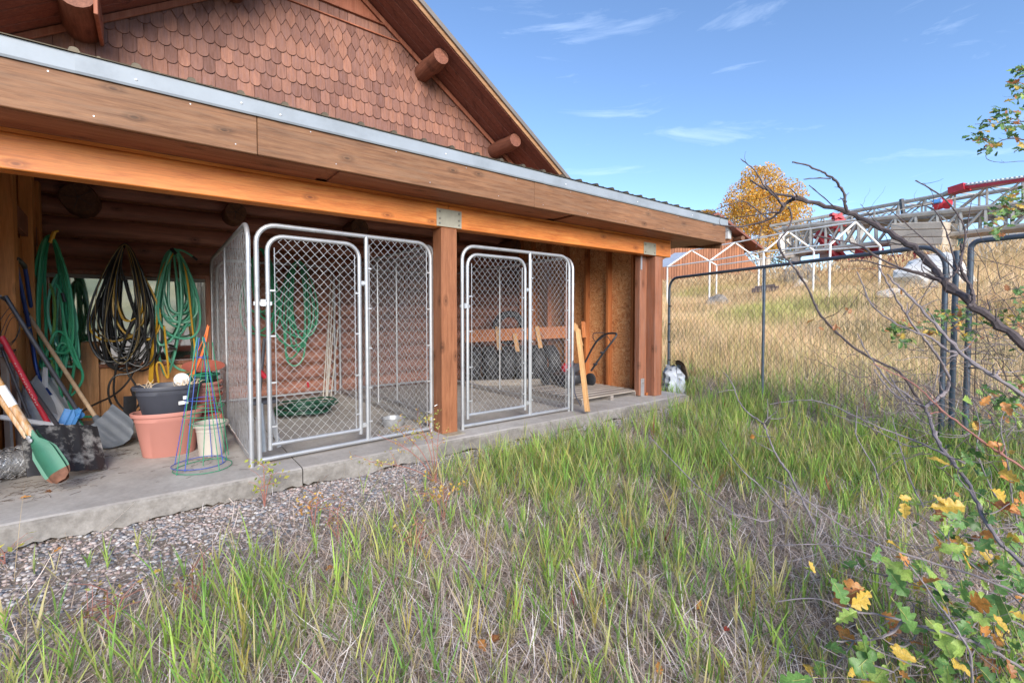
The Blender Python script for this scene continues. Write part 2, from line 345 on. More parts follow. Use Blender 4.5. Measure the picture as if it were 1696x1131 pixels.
t.links.new(base, b.inputs['Base Color']); b.inputs['Roughness'].default_value = .9; bump(t, b, n2, .4, .01); M['concedge'] = mt
# window glass
mt, t, b = nodes('window_glass'); b.inputs['Base Color'].default_value = (.05, .05, .05, 1); b.inputs['Roughness'].default_value = .06; b.inputs['Metallic'].default_value = .0
gl = t.nodes.new('ShaderNodeBsdfGlossy'); gl.inputs[0].default_value = (.95, .93, .9, 1); gl.inputs[1].default_value = .05; ms = t.nodes.new('ShaderNodeMixShader'); ms.inputs[0].default_value = .85
t.links.new(b.outputs[0], ms.inputs[1]); t.links.new(gl.outputs[0], ms.inputs[2]); t.links.new(ms.outputs[0], t.nodes['Material Output'].inputs[0]); M['glass'] = mt
# ground
mt, t, b = nodes('ground_soil'); n1, _ = noise_(t, .35, 8, .65); n2, _ = noise_(t, 9, 8, .75); n3, _ = noise_(t, 60, 5, .7)
geo = t.nodes.new('ShaderNodeNewGeometry')
soil = ramp(t, n2, [(.16, .12, .09), (.27, .215, .17), (.38, .315, .26)], [.3, .5, .7]); soil = mixc(t, .6, soil, ramp(t, n3, [(.55, .55, .55), (1.3, 1.3, 1.3)], [.35, .65]), 'MULTIPLY')
fieldc = ramp(t, n1, [(.25, .2, .07), (.42, .31, .13), (.5, .38, .19)], [.35, .5, .65]); fieldc = mixc(t, .5, fieldc, ramp(t, n3, [(.6, .6, .6), (1.2, 1.2, 1.2)], [.35, .65]), 'MULTIPLY')
sx = t.nodes.new('ShaderNodeSeparateXYZ'); t.links.new(geo.outputs['Position'], sx.inputs[0]); mr = t.nodes.new('ShaderNodeMapRange'); mr.inputs[1].default_value = 6.2; mr.inputs[2].default_value = 9
t.links.new(sx.outputs[0], mr.inputs[0]); base = mixc(t, mr.outputs[0], soil, fieldc)
t.links.new(base, b.inputs['Base Color']); b.inputs['Roughness'].default_value = .95; bump(t, b, n2, .6, .02); M['ground'] = mt
mt, t, b = nodes('brush_hillside'); n1, _ = noise_(t, .5, 10, .75); n2, _ = noise_(t, 3, 8, .75)
base = ramp(t, n1, [(.26, .26, .08), (.8, .64, .28), (.9, .74, .42), (.8, .5, .2)], [.3, .42, .56, .72]); base = mixc(t, .7, base, ramp(t, n2, [(.55, .55, .5), (1.15, 1.15, 1.1)], [.4, .6]), 'MULTIPLY')
t.links.new(base, b.inputs['Base Color']); b.inputs['Roughness'].default_value = .95; bump(t, b, n2, .6, .2); M['hill'] = mt

# ---------------------------------------------------------------- terrain
def fieldS(x, y): return (x-6.8)*.94-(y-4.47)*.342
def gz(x, y):
    x = np.asarray(x, float); y = np.asarray(y, float); s = fieldS(x, y)
    r = np.clip((s+.6)/16., 0, None); q = np.minimum(r, 1)
    z = -.15+2.95*(q**1.15)*(1.18-.18*q**3) - np.clip(s-16, 0, 40)*.03
    z += np.clip(s-.5, 0, 1)*(.07*np.sin(x*1.1+y*.7)+.05*np.sin(x*2.3-y*1.9))
    z += .03*np.sin(x*2.1+1)*np.sin(y*1.7)*np.clip((3.4-y)/2, 0, 1)+.05*np.clip((x-4.6), 0, 2)*np.clip((4.3-y)/2, 0, 1)
    return z
# one ground sheet, finer near the camera
ax = np.concatenate([np.linspace(-160, -8, 20)[:-1], np.linspace(-8, 12, 101)[:-1], np.linspace(12, 45, 67)[:-1], np.linspace(45, 260, 24)])
ay = np.concatenate([np.linspace(-160, -14, 18)[:-1], np.linspace(-14, 12, 105)[:-1], np.linspace(12, 45, 40)[:-1], np.linspace(45, 260, 24)])
GX, GY = np.meshgrid(ax, ay); GZ = gz(GX, GY); nr, nc = GX.shape
ii = np.arange(nr-1)[:, None]*nc+np.arange(nc-1)[None, :]; ii = ii.ravel()
me = npmesh('ground', np.c_[GX.ravel(), GY.ravel(), GZ.ravel()], [np.c_[ii, ii+1, ii+nc+1, ii+nc]], M['ground'], smooth=True)
tag(link('ground', me), kind='structure')
# hillside behind the camera (mirrored in the shed window)
hx = np.linspace(-45, 40, 70); hy = np.linspace(-15, -95, 44); HX, HY = np.meshgrid(hx, hy)
HZ = -.4+(-15-HY)*.26*(1-np.clip((-15-HY)/160, 0, .5)); HZ += .6*np.sin(HX*.31)*np.sin(HY*.4)+.4*np.sin(HX*.9+HY)
HZ = np.where(HY > -15.1, -.9, HZ); nr, nc = HX.shape; ii = (np.arange(nr-1)[:, None]*nc+np.arange(nc-1)[None, :]).ravel()
me = npmesh('hillside', np.c_[HX.ravel(), HY.ravel(), HZ.ravel()], [np.c_[ii, ii+nc, ii+nc+1, ii+1]], M['hill'], smooth=True)
tag(link('hillside', me), kind='structure')
# ================================================================ concrete slab
def slab_section(x0, x1, seed):
    r_ = random.Random(seed); b = MB(); n = max(2, int((x1-x0)/.035)); rows = [[] for _ in range(7)]
    for i in range(n+1):
        x = x0+(x1-x0)*i/n; g = float(gz(x, 3.5))
        bt = g+.015+.012*math.sin(x*9)+r_.uniform(-.01, .012); wob = .004*math.sin(x*3.1)+r_.uniform(-.001, .001)
        wear = max(0, x-5.0)*.12+(.03*max(0, x-5.2)*math.sin(x*11))
        for k, (yy, zz) in enumerate([(7.1, 0), (3.668, 0), (3.648, -.006), (3.638, -.022), (3.638+wob, (bt-.02)/2), (3.633+wob*2, bt), (3.72, bt-.015)]):
            if k: yy += wear*(0.3 if k < 3 else 0)
            rows[k].append((x, yy, zz))
    b.grid([r[::-1] for r in rows]); b.f = [f[::-1] for f in b.f]; b.f = [f[::-1] for f in b.f]
    for i, f in enumerate(b.f): b.mi[i] = 1 if i >= 2*n else 0
    for sx in (0, n):
        b.m = 1; p = [rows[k][sx] for k in range(7)]; p.append((p[0][0], 7.1, -.3)); b.add(p, [tuple(range(8))])
    o = b.build('concrete_slab', [M['concrete'], M['concedge']]); me = o.data
    import bmesh; bm = bmesh.new(); bm.from_mesh(me); bmesh.ops.recalc_face_normals(bm, faces=bm.faces); bm.to_mesh(me); bm.free()
    return tag(o, kind='structure')
slab_section(-3.3, .845, 1); slab_section(.853, 3.35, 2); slab_section(3.356, 6.05, 3)

# ================================================================ log house
house = thing('log_house', 'log house end wall with shingled gable and purlin logs, behind and above the lean-to shed', 'house', (2.2, 7, 0))
WY = 7.0; PKX, PKZ, SL = 2.17, 6.204, .667
# sheathing of the gable and body of the house
b = MB(); XL, XR = -3.2, 6.0
zl = PKZ-SL*(PKX-XL); zr = PKZ-SL*(XR-PKX)
out = [(XL, WY+.02, 2.9), (XR, WY+.02, 2.9), (XR, WY+.02, zr), (PKX, WY+.02, PKZ), (XL, WY+.02, zl)]
b.prism(out, (0, .12, 0)); b.build('gable_sheathing', M['gabletrim'], house)
b = MB(); b.box((XR-.1, 12, 1.6), (.2, 10, 3.3)); b.box((XL+.1, 12, 1.3), (.2, 10, 2.7)); b.box(((XL+XR)/2, 17, 1.6), (XR-XL, .2, 3.3)); b.build('rear_walls', M['darkboard'], house)
b = MB()
for sgn, xe in ((1, 6.75), (-1, -3.9)):
    a0 = Vector((PKX, 0, PKZ+.03)); e0 = Vector((xe, 0, PKZ+.03-SL*abs(xe-PKX))); 
    for th, y0, y1 in ((.10, 6.22, 17.6),):
        P = [(a0.x, y0, a0.z), (e0.x, y0, e0.z), (e0.x, y0, e0.z+th), (a0.x, y0, a0.z+th)]; b.prism(P, (0, y1-y0, 0))
b.build('roof', M['gablewood'], house)
b = MB()
for sgn, xe in ((1, 6.82), (-1, -3.98)):
    a0 = Vector((PKX, 0, PKZ+.135)); e0 = Vector((xe, 0, PKZ+.135-SL*abs(xe-PKX)))
    P = [(a0.x, 6.16, a0.z-.05), (e0.x, 6.16, e0.z-.05), (e0.x, 6.16, e0.z+.03), (a0.x, 6.16, a0.z+.03)]; b.prism(P, (0, .03, 0))
    P = [(a0.x, 6.16, a0.z+.004), (e0.x, 6.16, e0.z+.004), (e0.x, 6.16, e0.z+.03), (a0.x, 6.16, a0.z+.03)]; b.prism([(x, 6.192, z) for x, y, z in P], (0, 11.5, 0))
b.build('roof_metal', M['housemetal'], house)
for sgn, xe in ((1, 6.7), (-1, -3.85)):   # pale rake lath along the roof edge and boards under the overhang
    a0 = Vector((PKX, 0, PKZ)); dirv = Vector((xe-PKX, 0, -SL*abs(xe-PKX))).normalized(); nrm = Vector((dirv.z, 0, -dirv.x))
    if nrm.z < 0: nrm = -nrm
    ln = abs(xe-PKX)/abs(dirv.x)
    c = a0+dirv*(ln/2)+nrm*.055+Vector((0, 6.205, 0)); b = MB(); R = Matrix((dirv, Vector((0, 1, 0)), dirv.cross(Vector((0, 1, 0))))).transposed()
    b.box(c, (ln, .022, .09), R, .003); b.build('rake_lath', M['lath'], house)
    edges = [6.222, 6.36, 6.50, 6.64, 6.78, 6.92]
    for k, y0 in enumerate(edges):
        y1 = y0+.135; b = MB(); b.box(a0+dirv*(ln/2)+nrm*(.012+.004*(k % 2))+Vector((0, (y0+min(y1, 6.985))/2, 0)), (ln, min(y1, 6.985)-y0, .02), R, .005)
        o = b.build('soffit_board', M['gablewood'], house)
    b = MB(); b.box(a0+dirv*(ln/2)-nrm*.035+Vector((0, 6.955, 0)), (ln, .028, .07), R, .005); b.build('frieze_board', M['gabletrim'], house)
for x, z, r, y0 in ((-.56, 4.32, .17, 6.30), (.89, 5.30, .125, 6.34), (3.56, 5.12, .135, 6.36), (5.0, 4.17, .125, 6.34)):
    b = MB(); pts = [(x+.01*math.sin(i), y0+(7.1-y0)*i/6, z+.008*math.cos(i*2)) for i in range(7)]; b.tube(pts, [r*.9, r, r*1.02, r, r*1.01, r, r], 16); o = b.build('purlin_log', M['purlin'], house, smooth=True)
b = MB(); b.box((-.41, 6.63, 4.3), (.035, .7, .28), None, .005); b.build('purlin_board', M['gabletrim'], house)

# shingles: every one an object, shapes shared
def shingle_mesh(kind, wd, ln=.30):
    b = MB(); hw = wd/2-.0025; th0, th1 = .004, .017
    if kind == 'round':
        low = [(-hw, .055)]+[(-hw*math.cos(a), .055-.055*math.sin(a)) for a in [pi*k/9 for k in range(1, 9)]]+[(hw, .055)]
    elif kind == 'diamond': low = [(-hw, .10), (-hw*.06, 0), (hw*.06, 0), (hw, .10)]
    else: low = [(-hw, 0), (hw, 0)]
    out = [(-hw, ln)]+low+[(hw, ln)]
    n = len(out); f = []
    tk = lambda z: th1+(th0-th1)*z/ln
    v = [(x, -tk(z)-.010*(1-z/ln), z) for x, z in out]+[(x, -.010*(1-z/ln), z) for x, z in out]
    f = [tuple(range(n)), tuple(range(n, 2*n))[::-1]]+[((i+1) % n, i, i+n, (i+1) % n+n) for i in range(n)]
    b.add(v, f); return b.mesh(M['shingle'], name='shingle_'+kind)
SM = {'round': shingle_mesh('round', .128), 'diamond': shingle_mesh('diamond', .128)}
PM = {}
def put_shingle(kind, x, z, wd=None):
    if kind == 'plain':
        k = round(wd, 2); me = PM.setdefault(k, None) or shingle_mesh('plain', k); PM[k] = me
    else: me = SM[kind]
    o = link('shingle', me, house, (x+random.uniform(-.0015, .0015), WY+.008, z+random.uniform(-.003, .003)))
    o.rotation_euler = (random.uniform(-.012, .006), random.uniform(-.010, .010), 0)
def roofz(x): return PKZ-SL*abs(x-PKX)
rows = [(4.187, .0), (4.373, .064), (4.56, .0), (4.737, .064), (4.917, 0), (5.104, .064), (5.29, 0)]
for k, (z, off) in enumerate(rows):
    x = -.936+off
    while x < 5.4:
        if roofz(x) > z+.01:
            kind = 'round' if (k < 3 or (k == 3 and .75 < x < 3.0) or (k == 3 and x > 3.75) or x < -.2) else 'diamond'
            if k == 4 and 3.5 < x < 3.9: kind = 'diamond'
            put_shingle(kind, x, z)
        x += .128
def plain_row(z, x0, x1, ws):
    x = x0; 
    while x < x1:
        wd = random.choice(ws); xc = x+wd/2
        if roofz(xc) > z: put_shingle('plain', xc, z, wd)
        x += wd
plain_row(3.99, -1.6, 5.6, [.10, .14, .17, .2, .24]); plain_row(3.8, 3.6, 5.8, [.12, .16, .2])
plain_row(5.485, .9, 3.2, [.12, .16, .2]); 
b = MB(); b.box((2.17, 6.985, 5.475), (2.25, .035, .018), None, .003); b.build('trim_strip', M['gabletrim'], house)
b = MB(); b.box((2.17, 6.975, 5.645), (1.7, .045, .02), None, .003); b.build('trim_strip', M['gabletrim'], house)
b = MB(); b.prism([(1.35, 6.985, 5.66), (2.99, 6.985, 5.66), (2.17, 6.985, 6.2)], (0, .03, 0)); b.build('gable_panel', M['gabletrim'], house)
# log courses of the end wall
for k in range(13):
    z = .115+.222*k; b = MB(); pts = []; rr = []
    for i in range(15):
        x = -3.2+9.3*i/14; pts.append((x, 7.05+.006*math.sin(i*1.7+k), z+.004*math.sin(i*2.3+k*2))); rr.append(.132+.006*math.sin(i*1.3+k*3))
    b.tube(pts, rr, 14); b.build('wall_log', M['log'], house, smooth=True)
    b = MB(); b.box((1.45, 6.942, z+.111), (9.2, .012, .016)); b.build('chink_strip', M['post'], house)
for x, z, r in ((-.607, 2.37, .155), (.81, 2.41, .12), (2.35, 2.40, .13), (3.9, 2.42, .12), (5.2, 2.4, .13)):
    b = MB(); b.tube([(x, 6.58, z), (x, 6.6, z), (x+.01, 6.8, z), (x, 7.0, z)], [r*.93, r, r, r*1.03], 18)
    o = b.build('log_end', M['logend'], house, smooth=True)
    b = MB(); 
    for k in range(5):
        a = k*1.26+x; b.bar((x, 6.577, z), (x+math.cos(a)*r*.8, 6.577, z+math.sin(a)*r*.8), .004, .004, (0, 1, 0))
    b.build('end_check', M['blacktool'], o)
# window and plywood under it
win = MB(); X0, X1, Z0, Z1 = -.93, .5, .60, 1.60
for c, s_ in (((-.215, 6.86, Z1+.012), (X1-X0+.1, .12, .045)), ((-.215, 6.86, Z0-.02), (X1-X0+.1, .13, .04))): win.box(c, s_, None, .004)
for x in (X0-.02, X1+.025): win.box((x, 6.86, (Z0+Z1)/2), (.05, .12, Z1-Z0), None, .004)
wn = win.build('window', M['corner'], house)
b = MB(); b.box((-.215, 6.885, (Z0+Z1)/2), (X1-X0, .008, Z1-Z0)); b.build('pane', M['glass'], wn)
b = MB(); b.box((-.215, 6.872, Z1-.028), (X1-X0, .02, .05)); b.build('sash_rail', M['rock'], wn)
b = MB(); b.box((-.17, 6.845, .285), (1.34, .018, .57), Matrix.Rotation(-.03, 3, 'X')); ply = b.build('leaning_plywood', M['ply'])
tag(ply, 'sheet of orange plywood standing under the window behind the hanging hoses', 'plywood')
b = MB(); b.box((-.57, 6.77, .42), (.14, .022, .86), Matrix.Rotation(-.06, 3, 'X'), .002); tag(b.build('plank', M['ply']), 'short orange plank standing on end at left end of the plywood sheet', 'plank')

# ================================================================ lean-to shed
shed = thing('lean_to_shed', 'open lean-to shed of orange stained timber with ribbed metal roof along the log house', 'shed', (2.2, 4.5, 0))
BY = 3.863
for x0, x1 in ((-3.2, 2.235), (2.238, 5.905)):
    b = MB(); b.box(((x0+x1)/2, BY+.07, 2.08), (x1-x0, .14, .207), None, .006); b.build('beam', M['beam'], shed)
b = MB(); b.box((1.35, BY+.064, 2.197), (9.1, .13, .024)); b.build('beam_lath', M['beam'], shed)
for x0, x1 in ((-3.3, .56), (.563, 2.99), (2.993, 6.735)):
    b = MB(); b.box(((x0+x1)/2, 3.505, 2.36), (x1-x0, .034, .30), None, .004); b.build('fascia_board', M['fascia'], shed)
b = MB(); b.box((6.735, 5.3, 2.52), (.034, 3.55, .30), Matrix.Rotation(math.atan(.13), 3, 'X')); b.build('barge_board', M['fascia'], shed)
for x0, x1 in ((-3.3, -.31), (-.318, 3.1), (3.09, 6.775)):
    b = MB(); y = 3.476 if x0 != -.318 else 3.473
    P = [(x0, y, 2.458), (x0, y-.006, 2.47), (x0, y, 2.566), (x0, y+.1, 2.580), (x0, y+.1, 2.576), (x0, y+.004, 2.562), (x0, y-.002, 2.47), (x0, y+.004, 2.458)]
    b.prism(P, (x1-x0, 0, 0)); fl = b.build('edge_flashing', M['flash'], shed)
for x, z in ((-.06, 2.5), (.47, 2.515), (.70, 2.50), (1.98, 2.51), (3.4, 2.5), (4.6, 2.5), (5.8, 2.5)):
    b = MB(); b.lathe([(.007, 0), (.006, .004), (.002, .006)], (0, 0, 0), 8, R=Matrix.Rotation(pi/2, 3, 'X')); o = b.mesh(M['whiteplastic']); link('screw', o, shed, (x, 3.468, z))
# ribbed roof sheet
def rib_profile(x0, x1, first, pitch):
    P = []; x = x0; P.append((x0, 0)); r = first
    while r < x0: r += pitch
    while r < x1:
        P += [(r-.026, 0), (r-.017, .017), (r-.006, .022), (r+.006, .022), (r+.017, .017), (r+.026, 0)]
        P += [(r+.09, 0), (r+.095, .005), (r+.105, .005), (r+.11, 0)] if r+.13 < x1 else []
        r += pitch
    P.append((x1, 0)); return P
pr_ = rib_profile(-3.3, 6.8, -.32+.0, .2625)
pr_ = [p for i, p in enumerate(pr_) if i == 0 or p[0] > pr_[i-1][0]-1e-9]
b = MB(); top = []; SR = .132
for y in (3.462, 7.0): top.append([(x, y, 2.572+(y-3.46)*SR+h) for x, h in pr_])
b.grid(top); b.grid([[(x, y, z-.003) for x, y, z in r][::-1] for r in top]); b.grid([[(x, 3.462, 2.572-.006) for x, h in pr_], [(x, 3.461, 2.572+h-.001) for x, h in pr_]]); b.build('roof_sheet', M['roofmetal'], shed)
r_ = random.Random(15)
for q in range(22):
    x = -.5+q*.33+r_.uniform(-.08, .08); nb = MB(); nb.lathe([(.0045, 0), (.004, .0015)], (x, 3.4875, 2.25 if q % 2 else 2.44), 8, R=Matrix.Rotation(pi/2, 3, 'X')); nb.build('nail', M['galv'], shed)
b = MB(); b.box((1.73, 5.25, 2.545+1.79*SR-.0), (10.0, 3.5, .02), Matrix.Rotation(math.atan(SR), 3, 'X')); b.build('roof_deck', M['gablewood'], shed)
# soffit between fascia and beam, with lookouts
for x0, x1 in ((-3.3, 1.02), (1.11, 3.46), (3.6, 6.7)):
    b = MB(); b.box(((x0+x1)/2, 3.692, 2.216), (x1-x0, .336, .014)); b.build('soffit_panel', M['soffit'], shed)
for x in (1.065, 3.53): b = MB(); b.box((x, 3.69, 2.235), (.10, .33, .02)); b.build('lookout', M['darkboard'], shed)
b = MB(); b.box((6.3, 5.0, 2.24), (.8, 2.6, .02)); b.build('side_soffit', M['soffit'], shed)
# rafters and hangers
for i in range(21):
    x = -2.85+i*.425
    if x > 5.5: break
    b = MB(); b.bar((x, 3.93, 2.30), (x, 6.9, 2.30+2.97*SR), .04, .14, (0, 0, 1)); b.build('rafter', M['corner'], shed)
    b = MB(); z = 2.30+2.9*SR-.075
    for s_ in (-1, 1): b.prism([(x+s_*.024, 6.80, z-.02), (x+s_*.024, 6.86, z-.03), (x+s_*.024, 6.86, z+.06), (x+s_*.024, 6.83, z+.06)], (s_*.003, 0, 0))
    b.box((x, 6.83, z-.022), (.054, .06, .004)); b.build('joist_hanger', M['galv'], shed)
b = MB(); b.box((1.4, 6.885, 2.66), (8.7, .04, .18)); b.build('ledger_board', M['log'], shed)
b = MB(); b.box((1.0, 3.99, 2.3), (9, .02, .2)); b.build('blocking', M['corner'], shed)
# posts and brackets
b = MB(); b.box((2.238+.002, BY+.087, .987), (.172, .172, 1.974), None, .006); b.build('post', M['post'], shed)
for xc, zc in ((2.238, 2.063), (5.402, 2.056)):
    b = MB(); b.box((xc, BY-.004, zc), (.272, .007, .166), None, .0015); br = b.build('bracket', M['bracket'], shed)
    for sx in (-1, 1):
        for sz in (-.055, -.01, .055) if xc < 3 else (-.05, .05):
            b = MB(); b.lathe([(.010, 0), (.010, .006), (.005, .009)], (xc+sx*.105, BY-.008, zc+sz), 6, R=Matrix.Rotation(pi/2, 3, 'X')); b.build('bolt', M['bolt'], br)
b = MB(); b.box((2.25, BY-.004, .0), (.2, .2, .008)); b.build('post_foot', M['bracket'], shed)
# right hand wall
WX = 5.6
for y0, y1 in ((3.98, 5.2), (5.205, 6.95)):
    b = MB(); zt_ = lambda y: 2.53+(y-3.46)*SR
    b.prism([(WX+.002, y0, .02), (WX+.002, y1, .02), (WX+.002, y1, zt_(y1)), (WX+.002, y0, zt_(y0))], (.012, 0, 0)); b.build('wall_panel', M['osb'], shed)
for k, (y, lean) in enumerate(((4.24, 0), (4.70, .012), (5.17, -.01), (5.62, .015), (6.08, 0), (6.5, .01), (6.87, 0))):
    b = MB(); b.bar((WX-.045, y, .04), (WX-.045, y+lean, 2.44+(y-3.46)*SR), .04, .09, (1, 0, 0)); b.build('stud', M['stud'], shed)
b = MB(); b.box((WX-.045, 5.45, .02), (.09, 2.95, .038)); b.build('sole_plate', M['stud'], shed)
b = MB(); b.bar((WX-.045, 4.0, 2.53), (WX-.045, 6.95, 2.92), .09, .038, (0, 0, 1)); b.build('top_plate', M['stud'], shed)
b = MB(); b.box((5.43, 4.03, .99), (.14, .085, 1.96), None, .004); b.build('corner_stud', M['corner'], shed)
b = MB(); b.box((5.525, 4.05, .99), (.035, .08, 1.96)); b.build('corner_spacer', M['darkboard'], shed)
b = MB(); b.box((5.615, BY+.08, .985), (.14, .15, 1.965), None, .004); b.build('corner_post', M['corner'], shed)
for k in range(20):
    y0 = BY+.02+k*.157; b = MB(); b.box((5.72+.004*(k % 2), y0+.077, 1.03), (.05, .152, 2.1), None, .005); b.build('siding_board', M['post'], shed)
b = MB(); b.box((5.32+.06, BY+.118, 1.88), (.035, .004, .2)); b.box((5.43, 3.982, .12), (.075, .008, .26), None, .002)
b.build('strap', M['galv'], shed)
b = MB(); b.lathe([(.012, 0), (.012, .008), (.006, .011)], (5.43, 3.977, .19), 6, R=Matrix.Rotation(pi/2, 3, 'X')); b.build('strap_bolt', M['bolt'], shed)
# left hand wall: boards and studs along X=-1, a low cupboard door at the back
LX = -1.0
for k in range(18):
    y0 = 3.98+k*.165; b = MB(); b.box((LX-.03, y0+.08, 1.3), (.03, .160, 2.6), None, .004); b.build('wall_board', M['sidestud'], shed)
for y, x_, wd in ((5.62, .045, .16), (6.30, .06, .14), (6.72, .05, .1)):
    b = MB(); b.box((LX+x_, y, 1.25), (.09, wd, 2.5), None, .004); b.build('side_post', M['sidestud'], shed)
b = MB(); b.bar((LX+.05, 5.74, 2.02), (LX+.05, 6.7, 1.93), .045, .19, (0, 0, 1), .004); b.build('side_header', M['corner'], shed)
b = MB(); b.box((LX+.02, 6.2, .93), (.03, .9, 1.84), None, .003); d = b.build('cupboard_door', M['sidestud'], shed)
b = MB(); b.tube([(LX+.035, 5.86, 1.02), (LX+.09, 5.86, 1.02)], .008, 8); b.tube([(LX+.09, 5.86, 1.02), (LX+.1, 5.9, 1.02), (LX+.1, 5.99, 1.03)], [.011, .009, .006], 8); b.build('latch', M['yellow'], d)
# ================================================================ chain link and kennels
def chainlink(b, o, u, v, wd, ht, dx, dz, r=.0017, jit=.0, arch=0):
    """woven wires over a rectangle; o corner, u across, v up (unit), arch: radius of rounded top corners"""
    o = Vector(o); u = Vector(u); v = Vector(v); nrm = u.cross(v); a = dx/2; nw = max(1, round(wd/a)); a = wd/nw; nk = round(ht/(dz/2)); h = ht/nk
    for i in range(nw):
        pts = []
        for k in range(nk+1):
            x = (i+((k+i) % 2))*a; z = k*h; lim = ht
            if arch:
                ex = min(x, wd-x)
                if ex < arch: lim = ht-arch+math.sqrt(max(0, arch**2-(arch-ex)**2))
            if z > lim+.01: break
            s_ = 1 if (k+i) % 2 else -1
            pts.append(o+u*x+v*min(z, lim)+nrm*(s_*r*1.05)+Vector((random.gauss(0, jit), random.gauss(0, jit), random.gauss(0, jit))))
        if len(pts) > 1: b.tube(pts, r, 4, cap=False)
    return b
def ushape(o, u, wd, ht, rad, z0=0., n=6, bottom=False):
    o = Vector(o); u = Vector(u); P = [o+Vector((0, 0, z0))]
    for k in range(n+1):
        a = pi-k*pi/2/n; P.append(o+u*(rad+rad*math.cos(a))+Vector((0, 0, ht-rad+rad*math.sin(a))))
    for k in range(n+1):
        a = pi/2-k*pi/2/n; P.append(o+u*(wd-rad+rad*math.cos(a))+Vector((0, 0, ht-rad+rad*math.sin(a))))
    P.append(o+u*wd+Vector((0, 0, z0))); return P
def ties(b, o, u, zs, side, r=.017):
    for z in zs: b.box(Vector(o)+Vector((0, 0, z))+Vector(u)*side*.018, (.052, .012, .012)if abs(u[0]) > .5 else (.012, .052, .012))
KH = 1.83
def side_panel(k, o, u, ln, name='side_panel', mids=1, dx=.074, ht=KH, wire=.0013):
    o = Vector(o); u = Vector(u).normalized(); b = MB()
    b.tube(ushape(o, u, ln, ht, .15), .0175, 10); b.tube([o+Vector((0, 0, .06)), o+u*ln+Vector((0, 0, .06))], .0165, 10)
    for q in range(mids): p = o+u*ln*(q+1)/(mids+1); b.tube([p+Vector((0, 0, .06)), p+Vector((0, 0, ht))], .0125, 8)
    for z in (.35, .8, 1.1, 1.5): b.tube([o+Vector((0, 0, z)), o+Vector((0, 0, z+.02))], .020, 10)
    pn = b.build(name, M['galv'], k, smooth=True)
    b = MB(); chainlink(b, o+u*.03+Vector((0, 0, .05)), u, (0, 0, 1), ln-.06, ht-.045, dx, dx*1.12, wire, .0015, .12)
    tag(b.build('chain_link_mesh', M['galvwire'], pn), kind='stuff')
    return pn
def front_panel(k, a, b_, gate0, gate1, div, dx=.068):
    """a,b_: ends of the front frame; gate0,gate1,div distances along it"""
    a = Vector(a); u = (Vector(b_)-a); W_ = u.length; u.normalize(); n_ = u.cross(Vector((0, 0, 1)))
    Z = Vector((0, 0, 1)); b = MB(); b.tube(ushape(a, u, W_, KH, .14), .0185, 12); b.tube([a+Z*.035, a+u*W_+Z*.035], .019, 10)
    b.tube([a+u*div+Z*.04, a+u*div+Z*KH], .0185, 10); fr = b.build('front_frame', M['galv'], k, smooth=True)
    g = a+u*gate0; gw = gate1-gate0; b = MB(); zb, zt = .10, 1.75
    P = ushape(g, u, gw, zt, .12, zb); b.tube(P, .0175, 12); b.tube([g+Z*(zb+.04), g+u*gw+Z*(zb+.04)], .0165, 10)
    for z in (.2, .55, .95, 1.3): 
        for e in (0, gw): b.tube([g+u*e+Z*z, g+u*e+Z*(z+.014)], .0205, 10)
    gt = b.build('gate', M['galv'], k, smooth=True)
    b = MB(); chainlink(b, g+u*.045+Z*(zb+.03), u, Z, gw-.075, zt-zb-.035, dx, dx*1.08, .0019, .001, .10)
    tag(b.build('chain_link_mesh', M['galvwire'], gt), kind='stuff')
    b = MB(); 
    for e in (.05, gw-.04): b.tube([g+u*e+Z*(zb+.03), g+u*e+Z*(zt-.09)], .0035, 5)
    for z in (.28, .62, .98, 1.33): b.box(g+u*.026+Z*z, (.05, .028, .013)); b.box(g+u*(gw-.022)+Z*z, (.045, .028, .013))
    b.build('tension_bar', M['galvwire'], gt)
    for z in (.17, 1.42):
        b = MB(); c = a+u*(gate1+.03)+Z*z; b.box(c, (div-gate1-.01, .02, .026)); b.tube([c-u*.025-Z*.03, c-u*.025+Z*.03], .012, 8); b.box(c+u*.0+n_*-.012, (.05, .012, .04)); b.build('hinge', M['galvwire'], gt)
    b = MB(); c = a+u*(gate0*.5)+Z*1.23; b.box(c, (gate0+.05, .022, .028)); b.box(c+Vector((0, -.02, .005)), (.035, .012, .05)); b.tube([c+Vector((.0, -.02, -.02)), c+Vector((.0, -.02, .03))], .007, 6); b.build('latch', M['galvwire'], gt)
    b = MB(); s0 = div+.03; chainlink(b, a+u*s0+Z*.05, u, Z, W_-s0-.03, KH-.055, dx, dx*1.08, .0019, .001, 0)
    fm = b.build('chain_link_mesh', M['galvwire'], fr); tag(fm, kind='stuff')
    b = MB(); 
    for e in (s0-.004, W_-.045): b.tube([a+u*e+Z*.05, a+u*e+Z*(KH-.07)], .0035, 5)
    for z in (.2, .5, .85, 1.2, 1.55):
        b.box(a+u*(s0-.012)+Z*z, (.045, .028, .013)); b.box(a+u*(W_-.025)+Z*z, (.045, .028, .013))
    b.build('tension_bar', M['galvwire'], fr)
k1 = thing('dog_kennel', 'galvanized chain link dog kennel left of the wooden post, green hoses seen through its gate', 'kennel', (1.35, 5.4, 0), 'dog kennels under the lean-to')
side_panel(k1, (.553, 3.90, 0), (.004, 1, 0), 2.93)
side_panel(k1, (2.17, 4.04, 0), (-.015, 1, 0), 2.8)
side_panel(k1, (.62, 6.80, 0), (1, .0, 0), 1.42, 'back_panel', 0)
front_panel(k1, (.612, 3.93, 0), (2.125, 4.03, 0), .075, .80, .865)
b = MB(); b.tube([(2.17, 3.99, .27), (2.13, 3.97, .26), (2.19, 3.95, .29), (2.21, 3.96, .285)], .003, 5); b.build('tie_wire', M['galvwire'], k1)
